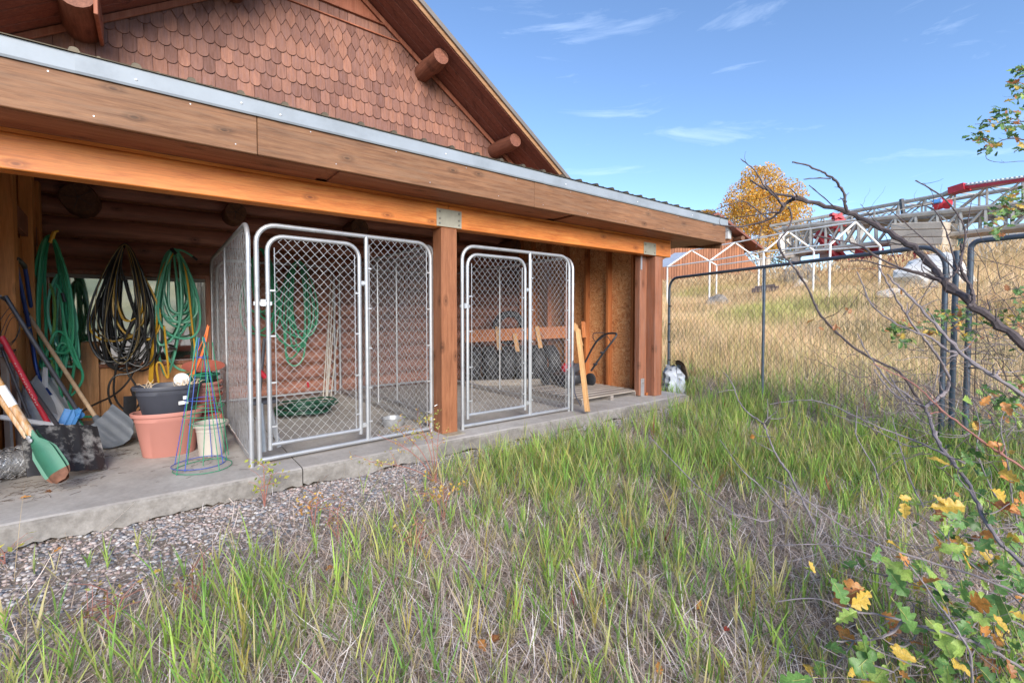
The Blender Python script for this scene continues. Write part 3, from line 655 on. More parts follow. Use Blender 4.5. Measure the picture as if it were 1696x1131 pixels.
k2 = thing('dog_kennel', 'galvanized chain link dog kennel right of the wooden post, tyres seen behind its mesh', 'kennel', (3.2, 5.4, 0), 'dog kennels under the lean-to')
side_panel(k2, (3.925, 3.88, 0), (0, 1, 0), 2.93)
side_panel(k2, (2.39, 4.06, 0), (0, 1, 0), 2.75)
side_panel(k2, (2.44, 6.84, 0), (1, 0, 0), 1.45, 'back_panel', 0)
front_panel(k2, (2.405, 3.90, 0), (3.875, 3.89, 0), .06, .80, .868)

# ================================================================ hoses
def hang_hose(b, hook, wd, ln, loops, r=.0115, ysp=.05, seed=0, squash=.5, tail=None, top=.1):
    r_ = random.Random(seed); hook = Vector(hook); pts = []; n = 26
    for L_ in range(loops):
        w0 = wd*r_.uniform(.42, 1.08); l0 = ln*r_.uniform(.6, 1.04); y0 = -r_.uniform(0, ysp); dx = r_.uniform(-.28, .28)*wd; tw = r_.uniform(-.9, .9)
        for k in range(n):
            t = 2*pi*k/n; dn = (1-math.cos(t))/2
            f = squash+(1-squash)*dn
            x = w0/2*math.sin(t+tw*.22*math.sin(t))*f*1.25+dx*dn+.018*math.sin(3*t+L_*1.7)*dn; z = -l0*dn**.9
            if dn < .02: x += 0
            pts.append((hook.x+x, hook.y+y0-.03*math.sin(t+tw)-.012*(L_ % 4), hook.z+z+r_.uniform(-.002, .002)))
    if tail: pts += [Vector(p) for p in tail]
    P = smooth_path(pts, 1)
    b.tube(P, r, 7); return b
def smooth_path(pts, it=1):
    pts = [Vector(p) for p in pts]
    for _ in range(it):
        q = [pts[0]]
        for i in range(len(pts)-1): q += [pts[i]*.75+pts[i+1]*.25, pts[i]*.25+pts[i+1]*.75]
        pts = q+[pts[-1]]
    return pts
HYY = 6.80
# left green hose on the side post
h = thing('garden_hose', 'bundle of green hose with yellow nozzle hanging beside the left wall', 'hose', (-.7, 6.4, .3), 'hoses hanging on the back wall')
b = MB(); tp = PY(85, 392, 6.35); hang_hose(b, tp, .25, 1.55, 7, .0125, .10, 3, .6); b.build('hose_coil', M['green'], h, smooth=True)
b = MB(); hang_hose(b, tp+Vector((.06, .02, -.36)), .20, 1.0, 3, .0125, .07, 5, .6); b.build('hose_coil', M['green2'], h, smooth=True)
b = MB(); b.tube(smooth_path([PY(*p, 6.3) for p in ((83, 470), (92, 500), (90, 540), (84, 590), (95, 640), (110, 680))], 2), .012, 7); b.build('hose_end', M['olive'], h, smooth=True)
b = MB(); b.tube(smooth_path([PY(*p) for p in ((70, 610, 6.2), (85, 560, 6.2), (95, 545, 6.2), (115, 560, 6.2), (130, 600, 6.2), (140, 625, 6.2), (125, 650, 6.15), (110, 660, 6.1), (125, 690, 6.0), (150, 720, 5.9), (160, 735, 5.8), (225, 745, 5.7))], 2), .0115, 7)
b.tube(smooth_path([PY(*p) for p in ((92, 470, 6.2), (100, 480, 6.2), (104, 520, 6.2), (110, 560, 6.2), (124, 600, 6.2), (136, 615, 6.2), (128, 590, 6.25), (100, 560, 6.25), (90, 600, 6.25), (110, 690, 6.1), (170, 690, 5.9), (190, 705, 5.8))], 2), .0115, 7); b.build('hose_end', M['green'], h, smooth=True)
b = MB(); p0 = PY(83, 402, 6.22); p1 = PY(90, 384, 6.2); b.tube([p0, (p0+p1)/2, p1], [.014, .018, .016], 8); b.tube([p1, p1+Vector((.03, 0, .012))], [.012, .009], 8); b.build('spray_nozzle', M['yellow'], h, smooth=True)
b = MB(); b.tube([PY(103, 485, 6.18), PY(107, 500, 6.18)], .014, 8); b.build('coupling', M['black'], h)
# black hose with yellow hose
h = thing('garden_hose', 'tangle of black hose mixed with yellow hose hanging in front of the window', 'hose', (-.25, 6.75, .3), 'hoses hanging on the back wall')
hk = PY(208, 406, 6.72)
b = MB(); hang_hose(b, hk, .50, 1.42, 14, .0105, .12, 11, .42)
b.tube(smooth_path([PY(*p, 6.55) for p in ((200, 440), (215, 500), (240, 560), (250, 600), (215, 620), (190, 620), (178, 640), (182, 670), (205, 690), (235, 670), (228, 640), (205, 612), (222, 560), (228, 520), (205, 560), (185, 640), (195, 672), (225, 690), (245, 660))], 2), .0105, 7)
b.tube(smooth_path([PY(*p) for p in ((228, 600, 6.6), (215, 630, 6.6), (190, 655, 6.5), (150, 672, 6.2), (125, 690, 5.9), (122, 720, 5.7), (140, 735, 5.6), (180, 740, 5.6))], 2), .0105, 7)
b.build('hose_coil', M['black'], h, smooth=True)
b = MB(); hang_hose(b, hk+Vector((0, -.11, -.01)), .44, 1.3, 3, .0035, .05, 17, .42); b.build('hose_stripe', M['tan'], h, smooth=True)
b = MB(); hang_hose(b, hk+Vector((.0, -.04, -.0)), .5, 1.05, 3, .0100, .06, 23, .36); b.build('yellow_coil', M['yellow'], h, smooth=True)
# pale green with yellow
h = thing('garden_hose', 'pale green hose with yellow hose hanging at the right end of the window', 'hose', (.2, 6.75, .3), 'hoses hanging on the back wall')
hk = PY(288, 414, 6.72)
b = MB(); hang_hose(b, hk, .44, 1.15, 8, .0125, .10, 31, .5); hang_hose(b, hk+Vector((-.02, .02, 0)), .42, 1.42, 4, .0125, .06, 37, .5)
b.tube(smooth_path([PY(*p, 6.6) for p in ((288, 414), (300, 414), (312, 420), (320, 426))], 2), .0115, 7); b.build('hose_coil', M['green2'], h, smooth=True)
b = MB(); b.tube([PY(319, 425, 6.6), PY(327, 431, 6.6)], .014, 8); b.tube([PY(284, 412, 6.6), PY(292, 421, 6.58)], .02, 8); b.tube([PY(280, 575, 6.6), PY(292, 578, 6.6)], .013, 8); b.build('coupling', M['black'], h)
b = MB()
for q in range(3):
    b.tube(smooth_path([PY(*p, 6.66-q*.015) for p in ((284+q*2, 418), (266+q, 450), (258+q*2, 500), (254+q*2, 560), (248+q*2, 615), (247+q*3, 650))], 2), .0105, 7)
b.tube(smooth_path([PY(*p, 6.6) for p in ((302, 425), (312, 470), (318, 540), (326, 600), (331, 640))], 2), .0105, 7)
b.tube(smooth_path([PY(*p, 6.55) for p in ((272, 540), (276, 580), (280, 625), (276, 626), (268, 600), (258, 600), (262, 630), (268, 655))], 2), .0105, 7)
b.build('yellow_coil', M['yellow'], h, smooth=True)
# two green hoses behind the kennel
h = thing('garden_hose', 'long green hose hanging behind the left kennel, near its corner', 'hose', (1.2, 6.85, .4), 'hoses hanging on the back wall')
b = MB(); hk = PY(440, 415, 6.75); hang_hose(b, hk+Vector((-.06, .03, .02)), .36, 1.22, 6, .0115, .06, 41, .6); b.build('hose_coil', M['green'], h, smooth=True)
h = thing('garden_hose', 'long green hose with a red coupling hanging behind the middle of the left kennel', 'hose', (1.5, 6.85, .4), 'hoses hanging on the back wall')
b = MB(); hk = PY(492, 432, 6.75); hang_hose(b, hk, .42, 1.34, 5, .0115, .06, 43, .62); hang_hose(b, hk, .34, 1.7, 3, .0115, .05, 44, .6); b.build('hose_coil', M['green'], h, smooth=True)
b = MB(); b.tube([PY(509, 632, 6.6), PY(511, 641, 6.6)], .014, 8); b.build('coupling', M['redpaint'], h)
# coil on the kennel floor
b = MB(); r_ = random.Random(5); c = PZ(505, 686, .0); pts = []
for L_ in range(13):
    rad = r_.uniform(.15, .33); ox, oy = r_.uniform(-.05, .05), r_.uniform(-.05, .05); z0 = .015+r_.uniform(0, .03)+.013*(L_ % 7); tz = r_.uniform(-.02, .02)
    for k in range(18): a = 2*pi*k/18; pts.append((c.x+ox+rad*math.cos(a), c.y+oy+rad*.85*math.sin(a), z0+tz*math.sin(a)+.012*math.sin(3*a+L_)+.012))
b.tube(smooth_path(pts, 1), .011, 7); tag(b.build('hose_coil', M['dgreen'], smooth=True), 'dark green hose coiled flat on the floor of the left kennel', 'hose')

# ================================================================ pots, cages
def pot(name, c, r0, r1, ht, rim, mat, label, cat='flower pot', sx=1, sy=1, rot=0, group=None, tilt=0):
    b = MB(); R = Matrix.Rotation(rot, 3, 'Z') @ Matrix.Rotation(tilt, 3, 'X')
    prof = [(r0, 0), (r0+.004, .003), (r1-.012, ht-rim*2.1), (r1-.008, ht-rim*2), (r1-.008, ht-rim), (r1+.012, ht-rim+.004), (r1+.017, ht-.006), (r1+.013, ht), (r1-.002, ht-.002), (r1-.015, ht-rim), (r0-.004, .02)]
    b.lathe(prof, c, 40, sx, sy, R=R); o = b.build(name, mat, smooth=True); return tag(o, label, cat, group)
c1 = Vector((.075, 4.72, 0))
pot('flower_pot', c1, .165, .225, .36, .035, M['terra'], 'large oval terracotta pink plastic pot standing on the slab, under the charcoal pot', sx=1.04, sy=.72)
c2 = Vector((.075, 4.74, .335))
cp = pot('flower_pot', c2, .165, .215, .235, .035, M['charpot'], 'oval charcoal plastic pot with dead roots and two white labels, set in the pink pot', sx=1.02, sy=.72)
b = MB(); b.box((.185, 4.585, .47), (.038, .003, .028), Matrix.Rotation(.45, 3, 'Z')); b.box((.17, 4.590, .43), (.07, .003, .028), Matrix.Rotation(.42, 3, 'Z')); lb = b.build('label', M['label'], cp)
b = MB(); 
for q in range(7): b.box((.148+q*.007, 4.594+q*.0031, .43), (.003, .002, .012), Matrix.Rotation(.42, 3, 'Z'))
b.build('label_print', M['blacktool'], lb)
b = MB(); b.lathe([(.0, .20), (.19, .20)], c2, 24, 1.02, .72, cap=False); b.build('soil', M['barkdark'], cp)
r_ = random.Random(2); b = MB()
for q in range(34):
    e = q < 8; x = -.13+r_.uniform(-.03, .03) if e else .12+r_.uniform(-.09, .08); p = [Vector((c2.x+x, c2.y-.08+r_.uniform(0, .12), c2.z+.205))]
    d = Vector((r_.uniform(-.6, .3) if e else r_.uniform(-.5, .5), r_.uniform(-.5, .1), 1))
    for s_ in range(4): p.append(p[-1]+d*.022); d = (d+Vector((r_.uniform(-.7, .7), r_.uniform(-.4, .4), r_.uniform(-.7, .3)))).normalized()
    b.tube(p, [.003, .003, .0025, .002, .001], 4)
tag(b.build('dead_roots', M['straw'], cp), kind='stuff')
pot('flower_pot', (.345, 4.47, 0), .082, .112, .27, .035, M['cream'], 'small cream plastic pot inside the wire plant supports beside the kennel')
for q in range(3):
    pot('flower_pot', (.31, 5.05, .26+q*.055), .12, .165, .17, .03, M['terra2' if q < 1 else 'terra'], ['lowest dark terracotta pot of the stack behind the cream pot', 'middle terracotta pot of the stack behind the cream pot', 'upper terracotta pot of the stack behind the cream pot'][q], group='stacked terracotta pots')
b = MB(); b.box((.31, 5.05, .13), (.34, .28, .24), None, .02); tag(b.build('tub', M['terra2'], smooth=True), 'dark terracotta tub holding the stack of pots behind the cream pot', 'tub')
pot('flower_pot', (.30, 5.1, .5), .12, .16, .10, .02, M['dgpot'], 'shallow dark green pot on top of the terracotta stack')
b = MB(); b.lathe([(.09, 0), (.17, .035), (.175, .04), (.165, .04), (.088, .008)], (.36, 5.3, .62), 30, R=Matrix.Rotation(.25, 3, 'X')); tag(b.build('saucer', M['terra2'], smooth=True), 'dark red plastic saucer tilted on the top of the pot stack', 'saucer')
b = MB(); b.lathe([(.0, 0), (.05, .005), (.056, .02), (.0, .02)], (.17, 4.86, .585), 20, R=Matrix.Rotation(1.2, 3, 'X')); tag(b.build('plastic_lid', M['paleplastic']), 'round pale plastic lid stuck upright in the charcoal pot', 'lid')
b = MB(); b.tube(smooth_path([PY(344, 538, 4.9), PY(338, 560, 4.9), PY(326, 585, 4.95), PY(318, 615, 5.0), PY(312, 625, 5.0)], 1), [.004]*10, 5)
b.tube(smooth_path([PY(345, 540, 4.9), PY(340, 570, 4.92), PY(330, 600, 4.95), PY(316, 628, 5.0)], 1), [.012]*8, 5); tag(b.build('orange_strap', M['orange']), 'orange strap hanging from the tops of the wire plant supports', 'strap')
def cage(c, ht, rb, rings, wm, nlegs, label, ph=.3, tip=.02, skew=(0, 0)):
    t = thing('plant_support', label, 'plant support', c, 'wire plant supports'); c = Vector(c)
    for k in range(nlegs):
        a = ph+2*pi*k/nlegs; b = MB(); e = Vector((math.cos(a), math.sin(a), 0))
        b.tube([c+e*rb+Vector((0, 0, .005)), c+e*(rb+(tip-rb)*.97)+Vector((skew[0], skew[1], ht))], .0028, 6); b.build('leg', wm, t)
    for z, rr in rings:
        b = MB(); sk = Vector((skew[0], skew[1], 0))*(z/ht); b.tube([c+sk+Vector((rr*math.cos(2*pi*k/28), rr*math.sin(2*pi*k/28), z+.004*math.sin(2*pi*k/28*2))) for k in range(28)], .0028, 6, closed=True); b.build('ring', wm, t)
cage((.262, 4.10, 0), .98, .185, [(.012, .185), (.40, .118), (.70, .07)], M['greenwire'], 4, 'green wire cone plant support standing nearest the slab edge', .5)
cage((.245, 4.22, 0), .97, .175, [(.012, .175), (.50, .10), (.82, .05)], M['bluewire'], 4, 'blue wire cone plant support just behind the green one', 1.0, skew=(.03, 0))
cage((.30, 4.30, 0), .93, .16, [(.30, .125), (.43, .11)], M['greenwire'], 3, 'second green wire cone plant support around the cream pot', 2.4, skew=(.03, 0))

def PT(px, py, d):   # a tool cannot stand deeper than the left wall
    k = ray(px, py).x
    if k < 0: d = min(d, .925/-k)
    return PD(px, py, d)
# ================================================================ tools at the left wall
def pole(b, pts, r, n=10): return b.tube([Vector(p) for p in pts], r, n)
def scoop(b, o, ux, uy, wd, ln, depth, thick=.006, ribs=0, nu=14, nv=8, lip=.2, rnd_=0):
    """curved sheet: ux across, uy down its length, concave along its normal"""
    o = Vector(o); ux = Vector(ux).normalized(); uy = Vector(uy); uy = (uy-ux*uy.dot(ux)).normalized(); nn = ux.cross(uy); 
    for sgn in (0, 1):
        rows = []
        for j in range(nv+1):
            t = j/nv; row = []
            for i in range(nu+1):
                s_ = i/nu*2-1; w_ = wd/2*(1-rnd_*(max(0, t-.6)/.4)**2*.35)*(1-.0*t)
                d = depth*((abs(s_)**2.5)*.6+lip*(1-t)**2*2)+(ribs and .006*math.sin(s_*pi*ribs))
                yy = t*ln*(1-rnd_*.28*abs(s_)**2*(t**3))
                row.append(o+ux*s_*w_+uy*yy+nn*(d+sgn*thick))
            rows.append(row)
        if sgn: b.grid([r[::-1] for r in rows])
        else: b.grid(rows)
        if sgn == 0: first = rows
        else:
            for a, c in ((first[0], rows[0]), (first[-1], rows[-1])): b.grid([a, c])
            b.grid([[r[0] for r in first], [r[0] for r in rows]]); b.grid([[r[-1] for r in first], [r[-1] for r in rows]])
    return b
# black scuffed snow shovel
t = thing('snow_shovel', 'wide black scuffed snow shovel blade standing on the slab behind the green digger', 'shovel', (-.45, 4.7, 0))
tl = PT(66, 707, 3.15); tr_ = PT(146, 706, 3.42); bl = PT(96, 772, 3.05); br_ = PZ(163, 777)
b = MB(); scoop(b, (tl+tr_)/2+Vector((0, 0, .02)), tr_-tl, ((bl+br_)/2-(tl+tr_)/2), .46, .36, .05, .006, 5, 16, 8, .12); b.build('blade', M['scuffed'], t, smooth=True)
b = MB(); q = PT(30, 610, 3.9); pole(b, [(tl+tr_)/2+Vector((0, .02, -.08)), q], .014); b.build('handle', M['darkpole'], t, smooth=True)
# grey shovel with wooden handle
t = thing('snow_shovel', 'grey ribbed plastic snow shovel with pale wooden handle leaning against the left wall', 'shovel', (-.3, 5.0, 0))
a0 = PT(48, 524, 4.6); a1 = PT(158, 690, 4.02)
b = MB(); pole(b, [a0, a1], .0165); b.build('handle', M['handlewood'], t, smooth=True)
b = MB(); pole(b, [a0+(a0-a1)*.02, a0+(a0-a1).normalized()*.19], .019); b.build('ferrule', M['darkpole'], t, smooth=True)
cc = PT(180, 712, 3.95); b = MB(); ax_ = (PT(208, 745, 3.95)-PT(166, 690, 3.98)).normalized(); ux = (PT(205, 685, 4.0)-PT(160, 725, 3.9)).normalized()
scoop(b, cc-ax_*.13, ux, ax_, .30, .31, -.06, .006, 4, 16, 8, .1, .6); pole(b, [a1, a1+(a1-a0).normalized()*.10], [.024, .034]); b.build('blade', M['greyplastic'], t, smooth=True)
# blue scoop on charcoal pole
t = thing('hand_scoop', 'bright blue plastic scoop on a charcoal pole crossing the wooden handle', 'scoop', (-.5, 5.0, 0))
a0 = PT(8, 490, 4.5); a1 = PT(128, 680, 3.9); b = MB(); pole(b, [a0, a1], .0155); b.build('handle', M['darkpole'], t, smooth=True)
b = MB(); ax_ = (PT(150, 712, 3.75)-PT(130, 680, 3.85)).normalized(); scoop(b, a1-ax_*.0, right, ax_, .15, .20, -.04, .005, 3, 12, 6, .25, .4); pole(b, [a1-ax_*.02, a1+ax_*.07], [.022, .03]); b.build('blade', M['blueplastic'], t, smooth=True)
# blue tube handle with white brackets and pale scoop
t = thing('snow_scoop', 'snow scoop with looped blue tube handle and pale grey plastic tray', 'snow scoop', (-.7, 5.2, 0))
b = MB(); P = [PT(84, 655, 4.3), PT(62, 625, 4.35), PT(52, 560, 4.5), PT(40, 500, 4.65), PT(24, 430, 4.8), PT(27, 426, 4.85), PT(38, 436, 5.0), PT(42, 445, 5.05), PT(50, 500, 5.0), PT(60, 555, 4.9), PT(68, 605, 4.8)]
pole(b, smooth_path(P, 2), .0155); b.build('loop_handle', M['bluemetal'], t, smooth=True)
b = MB(); pole(b, smooth_path([PT(24, 431, 4.79), PT(24, 426, 4.82), PT(38, 437, 5.0), PT(41, 443, 5.03)], 1), .0195); b.build('grip', M['black'], t, smooth=True)
b = MB(); P4 = [PT(33, 652, 4.2), PT(76, 606, 4.55), PT(136, 706, 4.35), PT(62, 745, 4.0)]
nn = (P4[1]-P4[0]).cross(P4[3]-P4[0]).normalized()*.012; b.prism(P4, nn); b.build('tray', M['paleplastic'], t)
b = MB(); b.prism([PT(71, 608, 4.35), PT(75, 610, 4.35), PT(76, 650, 4.3), PT(104, 700, 4.15), PT(96, 700, 4.15), PT(68, 655, 4.3)], Vector((.015, .015, 0))); b.prism([PT(75, 632, 4.36), PT(128, 712, 4.2), PT(100, 705, 4.15)], Vector((.01, .02, 0))); b.build('side_bracket', M['whiteplastic'], t)
b = MB(); b.bar(PT(-2, 690, 3.6), PT(105, 706, 3.7), .03, .035, (0, 0, 1), .008); b.build('edge_bar', M['whiteplastic'], t)
# red handled tool with white lettering
t = thing('long_tool', 'red painted tool handle with worn white lettering leaning at the far left', 'garden tool', (-.8, 4.8, 0))
a0 = PT(2, 557, 3.75); a1 = PT(88, 716, 3.65); b = MB(); pole(b, [a0, a1], [.020, .0175]); b.build('handle', M['redpaint'], t, smooth=True)
# lettering strip built of small strokes (worn, only its shapes can be made out)
b = MB(); u_ = (a1-a0).normalized(); side = (right*.9+up*.43).normalized(); side = (side-u_*side.dot(u_)).normalized()
r_ = random.Random(9)
tdir = -fwd; tdir = (tdir-u_*tdir.dot(u_)).normalized()
for q in range(17):
    f = .27+q*.0265
    if q in (2,): continue
    p = a0+(a1-a0)*f+side*.0075+tdir*.0172
    b.bar(p-side*.005, p+side*.005+u_*r_.choice([-.004, 0, .004]), .0035, .0012, tdir)
    if q % 2: b.bar(p-side*.005+u_*.003, p-side*.004+u_*.011, .0028, .0012, tdir)
    else: b.bar(p+side*.005+u_*.002, p+side*.005+u_*.010, .0028, .0012, tdir)
b.build('lettering', M['label'], t)
b = MB(); pole(b, [PT(0, 572, 3.7), PT(4, 580, 3.7), PT(48, 690, 3.6)], [.014, .010, .010]); tag(b.build('rod', M['darkpole'], smooth=True), 'thin charcoal rod leaning left of the red handle', 'rod')
b = MB()
for off in (0, .012): pole(b, smooth_path([PT(0, 490+off*300, 3.9), PT(20, 505, 3.9+off), PT(32, 540, 3.9), PT(30, 575, 3.9), PT(15, 588, 3.9), PT(0, 590, 3.9)], 2), .008 if off == 0 else .003)
for q in range(3): pole(b, smooth_path([PT(0, 530+q*25, 3.8), PT(18, 505+q*8, 3.8), PT(34, 520+q*5, 3.85), PT(30, 560, 3.85), PT(0, 578+q*6, 3.8)], 2), .0022, 5)
tag(b.build('cable_coil', M['darkpole'], smooth=True), 'grey cable and loose wire hanging in loops at the left edge', 'cable')
# post hole digger
t = thing('post_hole_digger', 'post hole digger with green painted blades and two old wooden handles', 'digger', (-.55, 4.42, 0))
a0 = PT(-30, 590, 2.9); a1 = PT(54, 722, 2.94); u_ = (a1-a0).normalized()
b = MB(); pole(b, [a0, a1], .0215); b.build('handle', M['handlewood2'], t, smooth=True)
b = MB(); pole(b, [PT(-30, 615, 2.97), PT(46, 724, 3.02)], .019); b.build('handle', M['handlewood2'], t, smooth=True)
b = MB(); pole(b, [a0+(a1-a0)*.38, a0+(a1-a0)*.62], .0222, 12); b.build('white_tape', M['label'], t, smooth=True)
tip = PT(100, 792, 2.93); ax_ = (tip-a1); L_ = ax_.length; ax_.normalize(); sd_ = (right-ax_*right.dot(ax_)).normalized(); nn = sd_.cross(ax_)
def blade(b, mat, off, z0, z1):
    rows = []
    for j in range(11):
        tt = z0+(z1-z0)*j/10
        wv = [(0, .028), (.15, .03), (.3, .062), (.42, .078), (.8, .082), (.92, .068), (1, .03)]
        w_ = np.interp(tt, [a for a, c in wv], [c for a, c in wv])
        rows.append([a1-ax_*.03+ax_*(L_+.05)*tt+sd_*w_*s_*1.0+nn*(off-.035*(abs(s_)**2)*(w_/.08)*(1 if off > 0 else -1)) for s_ in np.linspace(-1, 1, 11)])
    b.grid(rows); b.grid([[p+nn*.003 for p in r][::-1] for r in rows]); return b
b = MB(); blade(b, None, -.02, 0, .83); blade(b, None, .03, 0, .83); b.build('blade', M['greenblade'], t, smooth=True)
b = MB(); blade(b, None, -.0203, .825, 1.0); blade(b, None, .0303, .825, 1.0); b.build('rusty_tip', M['rust'], t, smooth=True)
for f in (.06, .13):
    b = MB(); cc = a1+ax_*L_*(f-.04)-nn*.03; 
    if nn.dot(fwd) < 0: cc = a1+ax_*L_*(f-.04)+nn*.035
    b.lathe([(.014, -.003), (.014, .003), (.006, .006)], cc, 10, R=(fwd.to_track_quat('Z', 'Y').to_matrix() @ Matrix.Rotation(pi, 3, 'X'))); b.build('bolt', M['galv'], t, smooth=True)
# ladder legs
t = thing('ladder', 'aluminium step ladder legs leaning at the far left behind the shovels', 'ladder', (-.9, 4.7, 0))
for (x0, y0, x1, y1, d0, d1) in ((5, 560, 17, 760, 4.4, 3.7), (22, 600, 36, 765, 4.3, 3.72), (34, 640, 52, 765, 4.3, 3.65)):
    b = MB(); b.bar(PT(x0, y0, d0), PT(x1, y1, d1), .045, .02, fwd); b.build('leg', M['galv'], t)
b = MB(); b.bar(PT(10, 690, 4.0), PT(48, 690, 4.0), .02, .04, fwd); b.build('rung', M['galv'], t)
# roll of wire netting
c = PZ(0, 801)+Vector((-.02, .06, .115)); b = MB(); r_ = random.Random(8); ax_ = Vector((.85, .25, 0)).normalized(); pz = Vector((0, 0, 1)); py_ = ax_.cross(pz)
for q in range(260):
    x = r_.uniform(-.30, .18); rad = .085+r_.uniform(0, .028); P = []; a = r_.uniform(0, 2*pi); st = r_.choice([.18, .25, .4])
    for s_ in range(9):
        P.append(c+ax_*(x+.012*((s_ % 2)*2-1)*r_.uniform(.3, 1.2))+(pz*math.sin(a)+py_*math.cos(a))*(rad+r_.uniform(-.004, .004))); a += st
    b.tube(P, .0018, 3, cap=False)
for q in range(16):
    x = r_.uniform(.1, .2); P = [c+ax_*x+Vector((r_.uniform(-.05, .05), r_.uniform(-.1, .05), r_.uniform(-.05, .12)))]; d = Vector((.8, -.2, .1))
    for s_ in range(7): P.append(P[-1]+d*.022); d = (d+Vector((r_.uniform(-.6, .6), r_.uniform(-.6, .6), r_.uniform(-.6, .5)))).normalized()
    b.tube(P, .0014, 3, cap=False)
wr = b.build('wire_roll', M['galvwire']); tag(wr, 'roll of silver wire netting lying on the slab at the left edge', 'wire roll')
b = MB(); b.tube([c-ax_*.3, c+ax_*.17], .082, 18); b.build('inner_roll', M['galv'], wr, smooth=True)
# dark shovel behind, grey tool between pots and wall
b = MB(); o_ = PD(222, 655, 4.75); scoop(b, o_+Vector((0, 0, .0)), (PD(236, 652, 4.75)-PD(206, 656, 4.85)), Vector((0, -.35, -1)), .2, .26, -.05, .005, 0, 12, 8, .1, .5); pole(b, [o_+Vector((0, .03, 0)), o_+Vector((-.02, .14, .05))], .016)
tag(b.build('shovel_blade', M['blacktool'], smooth=True), 'small black steel shovel blade standing under the hanging black hose', 'shovel')

# ================================================================ things in and behind the kennels
t = thing('step_stool', 'pale aluminium step stool standing in the left kennel behind its gate', 'step stool', PZ(446, 745))
for x0, y0, x1, y1, d0, d1 in ((432, 668, 438, 748, 3.65, 3.62), (446, 668, 463, 740, 3.75, 3.72), (428, 690, 430, 745, 3.95, 3.9)):
    b = MB(); b.bar(PD(x0, y0, d0), PD(x1, y1, d1), .035, .018, fwd); b.build('leg', M['galv'], t)
b = MB(); b.box(PD(436, 664, 3.72), (.2, .16, .03), None, .006); b.build('tread', M['darkpole'], t)
b = MB(); c = PZ(676, 712); b.lathe([(.09, .0), (.11, .03), (.115, .085), (.122, .09), (.108, .088), (.1, .03), (0, .02)], c+Vector((-.05, .25, 0)), 28); tag(b.build('bowl', M['galv'], smooth=True), 'shiny metal dog bowl on the floor in the right of the left kennel', 'bowl')
for q, (x, y, dx) in enumerate(((548, 455, -8), (552, 470, -10), (556, 500, -14), (545, 520, -10), (560, 540, -12))):
    b = MB(); p0 = PY(x, y, 6.7); p1 = PY(x+dx, 665, 6.35); p1.z = max(p1.z, .02); b.tube([p0, p1], .008, 6)
    tag(b.build('thin_stake', M['cream']), 'thin pale stake of the bunch leaning in the back corner of the left kennel', 'stake', 'stakes leaning in the kennel corner')
t = thing('leaf_rake', 'dark tool with red grip standing behind the left kennel corner', 'garden tool', PY(432, 640, 6.2))
b = MB(); pole(b, [PY(438, 560, 6.3), PY(430, 650, 6.2)], .02); b.build('shaft', M['darkpole'], t); b = MB(); pole(b, [PY(430, 615, 6.2), PY(440, 625, 6.2)], .03); b.build('grip', M['redpaint'], t)

# tyre rack between the kennel and the right wall
t = thing('tyre_rack', 'red brown plank rack rail holding the row of tyres behind the right kennel', 'rack', (4.7, 6.0, 0))
RA_ = Vector((3.98, 6.38, 0)); RB_ = Vector((5.48, 5.58, 0)); RU = (RB_-RA_).normalized(); RN = Vector((RU.y, -RU.x, 0))
b = MB(); b.bar(RA_+Vector((0, 0, .80)), RB_+Vector((0, 0, .86)), .04, .20, (0, 0, 1), .003); b.build('rail', M['stud'], t)
for f, z0, z1, f1 in ((.33, .58, .96, .31), (.56, .10, .84, .48), (.74, .60, .96, .70)):
    b = MB(); b.bar(RA_.lerp(RB_, f)+RN*.035+Vector((0, 0, z0)), RA_.lerp(RB_, f1)+RN*.035+Vector((0, 0, z1)), .07, .03, RN, .002); b.build('upright', M['lightwood'], t)
b = MB(); b.bar(RA_+RN*.12+Vector((0, 0, .05)), RB_+RN*.12+Vector((0, 0, .05)), .10, .09, (0, 0, 1)); b.build('floor_runner', M['greyboard'], t)
def tyre_mesh():
    b = MB(); R_, r_ = .31, .10; n = 28; prof = [(-.09, .195), (-.105, .23), (-.10, .28), (-.075, .308), (-.05, .312), (-.048, .305), (-.02, .305), (-.018, .314), (.018, .314), (.02, .305), (.048, .305), (.05, .312), (.075, .308), (.10, .28), (.105, .23), (.09, .195)]
    vs = []; 
    for x, r in prof:
        for j in range(n): a = 2*pi*j/n; rr = r-(.005 if (j % 2 and r > .3) else 0); vs.append((x, rr*math.cos(a), rr*math.sin(a)))
    fs = [(i*n+j, i*n+(j+1) % n, (i+1)*n+(j+1) % n, (i+1)*n+j) for i in range(len(prof)-1) for j in range(n)]
    b.add(vs, fs); return b.mesh(M['tyre'], smooth=True, name='tyre')
tm = tyre_mesh(); positions = ['leftmost tyre of the lower row behind the right kennel', 'second tyre from the left in the row behind the right kennel', 'third tyre from the left in the row behind the right kennel', 'fourth tyre from the left in the row behind the right kennel', 'fifth tyre from the left in the row behind the right kennel', 'rightmost tyre of the row, nearest the chipboard wall']
for q in range(6):
    pq = RA_+RU*(.16+q*.262)-RN*(.12+.03*(q % 2)); o = link('tyre', tm, None, (pq.x, pq.y, .325)); o.rotation_euler = (q*.5, .06*(-1)**q, math.atan2(RU.y, RU.x)+.08*((q % 3)-1)); tag(o, positions[q], 'tyre', 'tyres in the rack')
o = link('tyre', tm, None, (4.78, 6.22, .93)); o.rotation_euler = (.3, 0, 1.05); o.scale = (.9, .95, .95); tag(o, 'dark tyre standing on top of the rack above the others', 'tyre', 'tyres in the rack')
